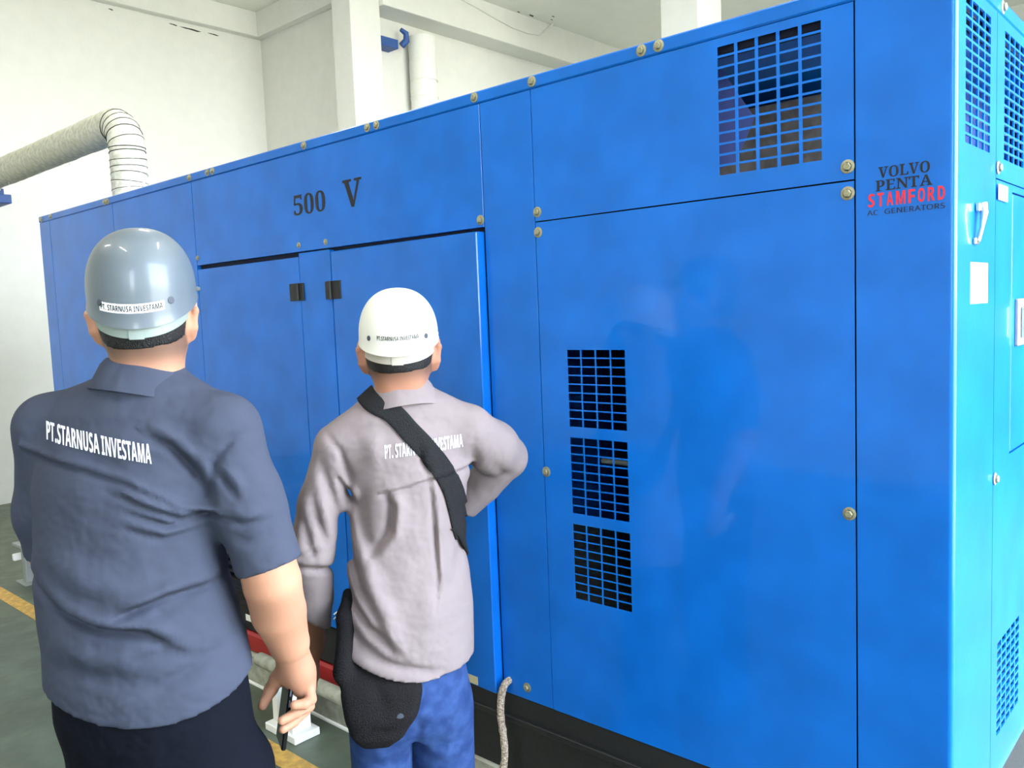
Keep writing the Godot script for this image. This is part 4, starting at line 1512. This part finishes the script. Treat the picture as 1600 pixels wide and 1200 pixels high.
	legs_and_shoes(pr, tr, sk, [Vector3(-0.095, 0.66, 0.01), Vector3(0.105, 0.66, -0.01)], [Vector3(-0.10, 0.42, -0.01), Vector3(0.12, 0.42, -0.03)], [Vector3(-0.10, 0.0, 0.02), Vector3(0.13, 0.0, 0.0)], [0.105, 0.082, 0.062], skin, "shoe")
	mb = MB.new()
	tr.nets(mb, Vector3(-0.26, 0.03, -0.2), Vector3(0.26, 0.92, 0.2), 0.013)
	mb.smooth_normals()
	add("trousers", mb, M.trousers_dark, pr)
	# body: head and neck, trunk, arms and hands
	join(sk, head_mesh(skin, -0.066, 0.064, 1.08), HX)
	l = SkinField.new()
	l.base_col = skin
	l.rows = sections([[1.46, 0.012, -0.008, 0.065, 0.055], [1.40, 0.0, 0.0, 0.12, 0.075], [1.32, -0.012, 0.01, 0.165, 0.10], [1.15, -0.03, 0.02, 0.155, 0.108], [0.9, -0.018, 0.012, 0.175, 0.125], [0.66, 0.0, 0.0, 0.14, 0.10]])
	l.nets(sk, Vector3(-0.26, 0.64, -0.16), Vector3(0.26, 1.48, 0.16), 0.022, true)
	l = SkinField.new()
	l.base_col = skin
	l.chain([Vector3(0.172, 1.345, 0.003), Vector3(0.243, 1.085, 0.002), Vector3(0.246, 1.055, -0.004), Vector3(0.238, 0.985, -0.037), Vector3(0.234, 0.905, -0.079), Vector3(0.231, 0.858, -0.101)], [0.05, 0.052, 0.0535, 0.052, 0.0395, 0.0300], 0.006)
	l.nets(sk, Vector3(0.16, 0.875, -0.15), Vector3(0.31, 1.17, 0.07), 0.006, true)
	l = SkinField.new()
	l.base_col = skin
	l.chain([Vector3(0.235, 0.93, -0.066), Vector3(0.231, 0.862, -0.101)], [0.0425, 0.0302], 0.006)
	l.chain([Vector3(0.231, 0.860, -0.100), Vector3(0.236, 0.830, -0.109), Vector3(0.240, 0.800, -0.117)], [0.029, 0.030, 0.026], 0.02)
	l.chain([Vector3(0.220, 0.856, -0.099), Vector3(0.214, 0.828, -0.110), Vector3(0.208, 0.812, -0.118)], [0.019, 0.0225, 0.016], 0.015)
	l.chain([Vector3(0.256, 0.802, -0.108), Vector3(0.264, 0.780, -0.098), Vector3(0.262, 0.782, -0.073), Vector3(0.247, 0.786, -0.059)], [0.0128, 0.0112, 0.0105, 0.0094], 0.004)
	l.chain([Vector3(0.250, 0.790, -0.123), Vector3(0.248, 0.754, -0.120), Vector3(0.243, 0.763, -0.074), Vector3(0.222, 0.756, -0.052)], [0.0128, 0.0112, 0.0105, 0.009], 0.004)
	l.chain([Vector3(0.240, 0.785, -0.135), Vector3(0.233, 0.738, -0.130), Vector3(0.231, 0.738, -0.083), Vector3(0.218, 0.733, -0.061)], [0.0126, 0.0110, 0.010, 0.0088], 0.004)
	l.chain([Vector3(0.228, 0.785, -0.143), Vector3(0.217, 0.733, -0.142), Vector3(0.212, 0.719, -0.111), Vector3(0.209, 0.722, -0.086)], [0.0120, 0.0104, 0.0094, 0.0082], 0.004)
	l.chain([Vector3(0.218, 0.846, -0.098), Vector3(0.190, 0.818, -0.107), Vector3(0.170, 0.791, -0.112), Vector3(0.154, 0.759, -0.102)], [0.021, 0.0158, 0.0132, 0.0102], 0.008)
	l.nets(sk, Vector3(0.13, 0.69, -0.175), Vector3(0.295, 0.91, -0.02), 0.0034, true)
	# left arm, bent forward in front of him
	l = SkinField.new()
	l.base_col = skin
	l.chain([Vector3(-0.20, 1.355, 0.005), Vector3(-0.258, 1.10, -0.045), Vector3(-0.19, 1.045, -0.17), Vector3(-0.12, 1.06, -0.26)], [0.048, 0.042, 0.038, 0.027], 0.03)
	hand_relaxed(l, Vector3(-0.12, 1.06, -0.26), Vector3(0.6, 0.0, -0.6), Vector3(0.3, -1.0, 0.0), -1.0)
	l.nets(sk, Vector3(-0.32, 0.95, -0.42), Vector3(0.02, 1.18, 0.04), 0.0065, true)
	sk.smooth_normals()
	add("body", sk, M.skin, pr)
	var hm := MB.new()
	join(hm, hair_mesh(-0.038, 0.064), HX)
	add("hair", hm, M.hair, pr)
	for s in [-1.0, 1.0]:
		var ey := MB.new()
		ey.lathe(ball(0.011, 8), 12, HX * Transform3D(Basis(), Vector3(s * 0.032, 0.004, -0.072)))
		add("eye", ey, M.eye, pr)
	# hard hat
	var hat := hard_hat("grey hard hat on the large man, with a white name strip behind", PX * HX * Transform3D(Basis(Vector3.RIGHT, deg_to_rad(1.5)), Vector3(0.0, 0.002, 0.004)), 0.096, 0.117, 0.176, 0.060, -0.004, 0.040, M.hat_grey, M.band_grey)
	hat_plug(hat, deg_to_rad(-37), 0.044, 0.0068, 0.096, 0.117, 0.176, 0.060)
	hat_plug(hat, deg_to_rad(39), 0.044, 0.0068, 0.096, 0.117, 0.176, 0.060)
	var strip := MB.new()
	var rows := []
	for k in 2:
		var row := []
		for i in 25:
			row.append(Vector3((i / 24.0 - 0.5) * 0.128, (0.5 - k) * 0.0165, 0.0))
		rows.append(row)
	strip.grid(rows, false, true)
	var nm := add("name_strip", bend_on_hat(strip, deg_to_rad(-3), 0.032, -0.004, 0.040, 0.096, 0.117, 0.176, 0.060, 0.0010), M.white, hat)
	add("lettering", bend_on_hat(letters("PT. STARNUSA INVESTAMA", 0.120, 0.0105, "Droid Sans", 700, 0.0003), deg_to_rad(-3), 0.032, -0.004, 0.040, 0.096, 0.117, 0.176, 0.060, 0.0014), M.black_print, nm)
	# phone in his right hand
	var pa := Vector3(0.217, 0.836, -0.112)
	var pb := Vector3(0.194, 0.678, -0.094)
	var up := (pa - pb).normalized()
	var dep := (dl - up * dl.dot(up)).normalized()
	var px := Basis(up.cross(dep).normalized(), up, dep)
	var ph := MB.new()
	ph.box(Vector3(-0.0048, -0.078, -0.036), Vector3(0.0048, 0.078, 0.036), 0.003)
	var pn := thing("phone", "thin black phone held in the large man's right hand", "phone", PX * ((pa + pb) * 0.5 + dep * 0.008), 0.0)
	pn.basis = PX.basis * px
	add("case", ph, M.phone, pn)
	for k in 2:
		add("button", blk(Vector3(-0.0015, 0.012 + k * 0.022, -0.0368), Vector3(0.0015, 0.026 + k * 0.022, -0.0358)), M.plug, pn)

func sections(a: Array) -> Array:
	var out := []
	for r in a:
		out.append(PackedFloat32Array(r))
	return out

func sleeve(f: Field, a: Vector3, b: Vector3, ra: float, rb: float, k: float) -> void:
	f.cap(a, b, ra, rb, k)
	f.flat.append([f.caps.size() - 1, b, (b - a).normalized()])

func ball(r: float, n: int) -> Array:
	var out := []
	for i in n + 1:
		var a := -PI / 2 + PI * i / n
		out.append(Vector2(cos(a) * r, sin(a) * r))
	return out

# --- the smaller man, mauve-grey shirt
func build_person_in_mauve() -> void:
	var skin := Color(0.37, 0.175, 0.11)
	var at := Vector3(-1.518, 0, 0.505)
	var yaw := deg_to_rad(60.0)
	var pr := thing("person", "smaller man seen from behind in mauve-grey shirt and blue jeans, reaching to the door", "person", at, yaw)
	var PX := Transform3D(Basis(Vector3.UP, yaw), at)
	var el := Vector3(0.983, 0, 0.182)
	var dl := Vector3(0.182, 0, -0.983)
	var HX := Transform3D(Basis(Vector3.UP, deg_to_rad(-13.0)) * Basis(Vector3.RIGHT, deg_to_rad(-2.0)), Vector3(-0.007, 1.453, -0.005))
	var sh := Field.new()
	sh.el = el
	sh.dl = dl
	sh.rows = sections([[1.378, -0.008, -0.002, 0.056, 0.054], [1.348, -0.006, 0.0, 0.090, 0.073], [1.31, -0.004, 0.0, 0.135, 0.086], [1.25, -0.005, 0.0, 0.155, 0.101], [1.173, 0.002, 0.0, 0.150, 0.104], [1.08, -0.008, 0.0, 0.138, 0.099], [1.002, -0.014, 0.0, 0.139, 0.101], [0.923, -0.014, 0.0, 0.150, 0.108], [0.844, -0.017, 0.0, 0.158, 0.114], [0.765, -0.022, 0.0, 0.161, 0.117], [0.65, -0.025, 0.0, 0.158, 0.116]])
	sh.cap(Vector3(0.045, 1.335, 0.0), Vector3(0.140, 1.278, 0.020), 0.042, 0.054, 0.05)
	sh.cap(Vector3(-0.055, 1.330, 0.0), Vector3(-0.160, 1.258, -0.006), 0.042, 0.052, 0.05)
	sh.chain([Vector3(0.150, 1.262, 0.022), Vector3(0.215, 1.215, -0.020), Vector3(0.258, 1.180, -0.060)], [0.062, 0.064, 0.060], 0.02)
	sh.chain([Vector3(0.258, 1.180, -0.060), Vector3(0.215, 1.105, -0.120)], [0.056, 0.050], 0.008)
	sleeve(sh, Vector3(0.215, 1.105, -0.12), Vector3(0.170, 1.045, -0.160), 0.050, 0.043, 0.006)
	sh.chain([Vector3(-0.165, 1.243, -0.006), Vector3(-0.205, 1.12, -0.018), Vector3(-0.238, 1.005, -0.024)], [0.053, 0.053, 0.053], 0.018)
	sh.chain([Vector3(-0.238, 1.005, -0.024), Vector3(-0.236, 0.88, -0.06)], [0.052, 0.047], 0.018)
	sleeve(sh, Vector3(-0.236, 0.89, -0.057), Vector3(-0.236, 0.772, -0.092), 0.047, 0.036, 0.006)
	sh.hem = [0.705, 1.6, 0.03]
	sh.fold([[0.046, 1.19], [0.052, 1.12], [0.055, 1.05], [0.056, 0.95], [0.05, 0.87]], 0.0100, 0.0096, 2)
	sh.fold([[-0.052, 1.155], [-0.038, 1.118], [-0.047, 1.06], [-0.095, 1.005]], 0.0140, 0.0175, 2)
	sh.fold([[-0.145, 1.075], [-0.135, 1.0], [-0.118, 0.93], [-0.082, 0.86], [-0.06, 0.80]], 0.0220, 0.0190, 2)
	sh.fold([[-0.165, 0.97], [-0.140, 0.90], [-0.105, 0.845], [-0.03, 0.77]], 0.0180, 0.0160, 2)
	sh.fold([[-0.17, 0.86], [-0.13, 0.80], [-0.06, 0.755]], 0.0140, -0.0140, 0)
	sh.fold([[-0.10, 1.17], [-0.115, 1.12], [-0.11, 1.05], [-0.085, 1.0]], 0.0160, -0.0158, 0)
	sh.fold([[-0.165, 0.795], [-0.10, 0.765], [-0.051, 0.750], [0.02, 0.728], [0.075, 0.712]], 0.0120, -0.0123, 0)
	sh.fold([[-0.062, 1.152], [0.0, 1.165], [0.051, 1.177], [0.154, 1.19]], 0.0075, 0.0085, 1)
	sh.fold([[-0.186, 1.297], [-0.150, 1.245], [-0.137, 1.18], [-0.133, 1.10]], 0.0080, -0.0105, 0)
	sh.fold([[-0.165, 1.20], [-0.145, 1.16], [-0.128, 1.125]], 0.0100, 0.0105, 2)
	sh.fold([[-0.198, 1.235], [-0.180, 1.14], [-0.158, 1.03]], 0.0130, -0.0158, 0)
	sh.fold([[-0.222, 1.16], [-0.212, 1.08], [-0.196, 1.02]], 0.0120, -0.0140, 0)
	sh.fold([[-0.243, 1.10], [-0.236, 1.04], [-0.222, 0.99]], 0.0110, -0.0105, 0)
	sh.fold([[-0.285, 0.985], [-0.235, 0.978], [-0.20, 0.966], [-0.185, 0.955]], 0.0090, -0.0140, 0)
	sh.fold([[-0.285, 1.015], [-0.25, 1.01], [-0.21, 1.02]], 0.0080, -0.0088, 0)
	sh.fold([[0.115, 1.05], [0.108, 0.98], [0.096, 0.92]], 0.0140, -0.0105, 0)
	sh.fold([[0.03, 0.93], [0.035, 0.85], [0.0, 0.78]], 0.0300, 0.0105, 0)
	sh.fold([[0.15, 1.245], [0.158, 1.20], [0.15, 1.16]], 0.0120, -0.0105, 0)
	sh.fold([[0.166, 1.165], [0.145, 1.14], [0.16, 1.09]], 0.0100, -0.0105, 0, false)
	sh.fold([[0.20, 1.19], [0.23, 1.15], [0.27, 1.13]], 0.0140, -0.0070, 0, false)
	sh.fold([[0.03, 1.26], [0.035, 1.22], [0.045, 1.19]], 0.0120, 0.0070, 2)
	sh.fold([[-0.085, 1.30], [-0.075, 1.25], [-0.07, 1.20]], 0.0220, 0.0088, 0)
	var mb := MB.new()
	sh.nets(mb, Vector3(-0.32, 0.68, -0.26), Vector3(0.37, 1.41, 0.16), 0.0055)
	mb.smooth_normals()
	var shirt := add("shirt", mb, M.shirt_mauve, pr)
	shirt.set_meta("label", "mauve-grey long-sleeved shirt with white lettering across the back")
	add("collar", collar(-0.008, -0.004, Vector2(0.066, 0.065), Vector2(0.093, 0.089), 1.406, 1.348, 0.04, 0.055, 0.06, 0.0), M.shirt_mauve, shirt)
	var t := print_on(sh, letters("PT. STARNUSA INVESTAMA", 0.180, 0.031, "Droid Sans", 700, 0.0006), 0.038, 1.250, 0.05, 0.0012)
	add("lettering", t, M.white_print, shirt)
	# jeans
	var tr := Field.new()
	tr.rows = sections([[0.80, -0.02, 0.0, 0.120, 0.078], [0.72, -0.025, 0.0, 0.138, 0.092], [0.62, -0.027, 0.0, 0.152, 0.108], [0.57, -0.026, 0.0, 0.140, 0.095], [0.53, -0.026, 0.0, 0.10, 0.07]])
	var sk := MB.new()
	legs_and_shoes(pr, tr, sk, [Vector3(-0.095, 0.58, 0.0), Vector3(0.048, 0.58, 0.0)], [Vector3(-0.10, 0.36, -0.025), Vector3(0.058, 0.36, -0.02)], [Vector3(-0.11, 0.0, 0.015), Vector3(0.075, 0.0, 0.015)], [0.082, 0.072, 0.062], skin, "shoe")
	tr.el = el
	tr.dl = dl
	tr.fold([[-0.035, 0.66], [-0.01, 0.60], [-0.022, 0.52], [-0.03, 0.40]], 0.014, -0.012, 0)
	tr.fold([[0.02, 0.54], [0.06, 0.52], [0.12, 0.53]], 0.014, -0.007, 0)
	tr.fold([[0.0, 0.50], [0.05, 0.47], [0.11, 0.49]], 0.012, -0.006, 0)
	tr.fold([[-0.15, 0.52], [-0.10, 0.50], [-0.05, 0.51]], 0.014, -0.006, 0)
	mb = MB.new()
	tr.nets(mb, Vector3(-0.26, 0.03, -0.2), Vector3(0.24, 0.82, 0.2), 0.009)
	mb.smooth_normals()
	add("jeans", mb, M.jeans, pr)
	# body
	join(sk, head_mesh(skin, -0.040, 0.058, 1.0), HX)
	var l := SkinField.new()
	l.base_col = skin
	l.rows = sections([[1.37, -0.008, 0.0, 0.058, 0.05], [1.31, -0.004, 0.0, 0.09, 0.055], [1.25, -0.005, 0.0, 0.115, 0.065], [1.05, -0.01, 0.0, 0.098, 0.062], [0.80, -0.02, 0.0, 0.11, 0.065], [0.56, -0.026, 0.0, 0.12, 0.08]])
	l.nets(sk, Vector3(-0.22, 0.54, -0.13), Vector3(0.2, 1.39, 0.13), 0.022, true)
	l = SkinField.new()
	l.base_col = skin
	l.chain([Vector3(0.150, 1.265, 0.02), Vector3(0.280, 1.172, -0.07), Vector3(0.178, 1.05, -0.168), Vector3(0.150, 1.03, -0.195)], [0.038, 0.033, 0.028, 0.026], 0.006)
	hand_relaxed(l, Vector3(0.150, 1.03, -0.195), Vector3(-0.4, 0.05, -0.8), Vector3(-0.6, -0.6, 0.3), 1.0)
	l.nets(sk, Vector3(0.03, 0.93, -0.37), Vector3(0.34, 1.33, 0.08), 0.0065, true)
	l = SkinField.new()
	l.base_col = skin
	l.chain([Vector3(-0.165, 1.243, -0.006), Vector3(-0.238, 1.005, -0.024), Vector3(-0.236, 0.772, -0.092), Vector3(-0.238, 0.752, -0.10)], [0.030, 0.027, 0.025, 0.025], 0.006)
	hand_relaxed(l, Vector3(-0.238, 0.752, -0.10), Vector3(-0.55, -0.75, -0.2), Vector3(0.5, -0.5, -0.4), 1.0)
	l.nets(sk, Vector3(-0.31, 0.58, -0.24), Vector3(-0.14, 1.3, 0.06), 0.0055, true)
	sk.smooth_normals()
	add("body", sk, M.skin, pr)
	var hm := MB.new()
	join(hm, hair_mesh(-0.030, 0.058), HX)
	add("hair", hm, M.hair, pr)
	for s in [-1.0, 1.0]:
		var ey := MB.new()
		ey.lathe(ball(0.011, 8), 12, HX * Transform3D(Basis(), Vector3(s * 0.032, 0.004, -0.072)))
		add("eye", ey, M.eye, pr)
	# hard hat
	var R := [0.0925, 0.113, 0.162, 0.050]
	var hat := hard_hat("white hard hat on the smaller man, lettered in black behind", PX * HX * Transform3D(Basis(), Vector3(0.0, 0.0, 0.004)), R[0], R[1], R[2], R[3], 0.002, 0.040, M.hat_white, M.band_white)
	hat_plug(hat, deg_to_rad(-43), 0.046, 0.006, R[0], R[1], R[2], R[3])
	hat_plug(hat, deg_to_rad(45), 0.046, 0.006, R[0], R[1], R[2], R[3])
	add("lettering", bend_on_hat(letters("PT.STARNUSA INVESTAMA", 0.108, 0.0100, "Droid Sans", 700, 0.0003), deg_to_rad(2), 0.042, 0.002, 0.040, R[0], R[1], R[2], R[3], 0.0004), M.black_print, hat)
	var mk := MB.new()
	for k in 4:
		mk.box(Vector3(-0.007 + k * 0.0036, -0.002, 0.0), Vector3(-0.0042 + k * 0.0036, 0.002, 0.0003))
	add("moulded_mark", bend_on_hat(mk, deg_to_rad(-6), 0.022, 0.002, 0.040, R[0], R[1], R[2], R[3], 0.0003), M.tan_label, hat)
	# sling pouch: strap over the back, pouch on the left hip
	var bag := thing("sling_pouch", "black sling pouch worn by the smaller man, strap across his back", "bag", at, yaw)
	var strap := add("strap", ribbon(sh, [[-0.092, 1.372], [-0.076, 1.356], [-0.032, 1.331], [0.006, 1.287], [0.06, 1.219], [0.094, 1.153], [0.108, 1.096], [0.115, 1.055], [0.122, 1.022]], 0.046, 0.0022, 0.003), M.strap, bag)
	strap.set_meta("label", "black webbing strap")
	# the strap goes on round his right side to the front
	sh.folds.clear()
	sh.el = dl
	sh.dl = -el
	add("strap", ribbon(sh, [[-0.046, 1.062], [-0.030, 1.042], [0.005, 1.0], [0.05, 0.968]], 0.046, 0.0022, 0.003), M.strap, bag)
	var pf := Field.new()
	pf.round_rows = 3.6
	pf.rows = sections([[0.75, 0.0, -0.022, 0.084, 0.018], [0.69, 0.002, 0.004, 0.094, 0.032], [0.64, 0.0, 0.007, 0.086, 0.038], [0.59, -0.010, 0.004, 0.062, 0.034], [0.562, -0.016, 0.0, 0.035, 0.024]])
	pf.fold([[-0.02, 0.73], [0.0, 0.69], [0.02, 0.65]], 0.014, -0.006, 0, false)
	pf.fold([[-0.06, 0.60], [-0.02, 0.625], [0.03, 0.615], [0.07, 0.64]], 0.010, 0.004, 1, false)
	pf.chain([Vector3(-0.085, 0.735, -0.01), Vector3(-0.075, 0.86, -0.03), Vector3(-0.070, 0.91, -0.05)], [0.024, 0.019, 0.013], 0.02)
	mb = MB.new()
	pf.nets(mb, Vector3(-0.13, 0.54, -0.09), Vector3(0.12, 0.98, 0.07), 0.007)
	mb.smooth_normals()
	var bx := Transform3D(Basis(Vector3.UP, deg_to_rad(-14.0)), Vector3(-0.105, -0.005, 0.074))
	var pouch := add("pouch", placed(mb, bx), M.bag, bag)
	var pin := MB.new()
	pin.lathe([Vector2(0.0, 0.0), Vector2(0.009, 0.0), Vector2(0.008, 0.003), Vector2(0.0, 0.004)], 16, bx * Transform3D(Basis(Vector3.RIGHT, PI / 2), Vector3(0.045, 0.645, 0.041)))
	add("snap_button", pin, M.plug, pouch)
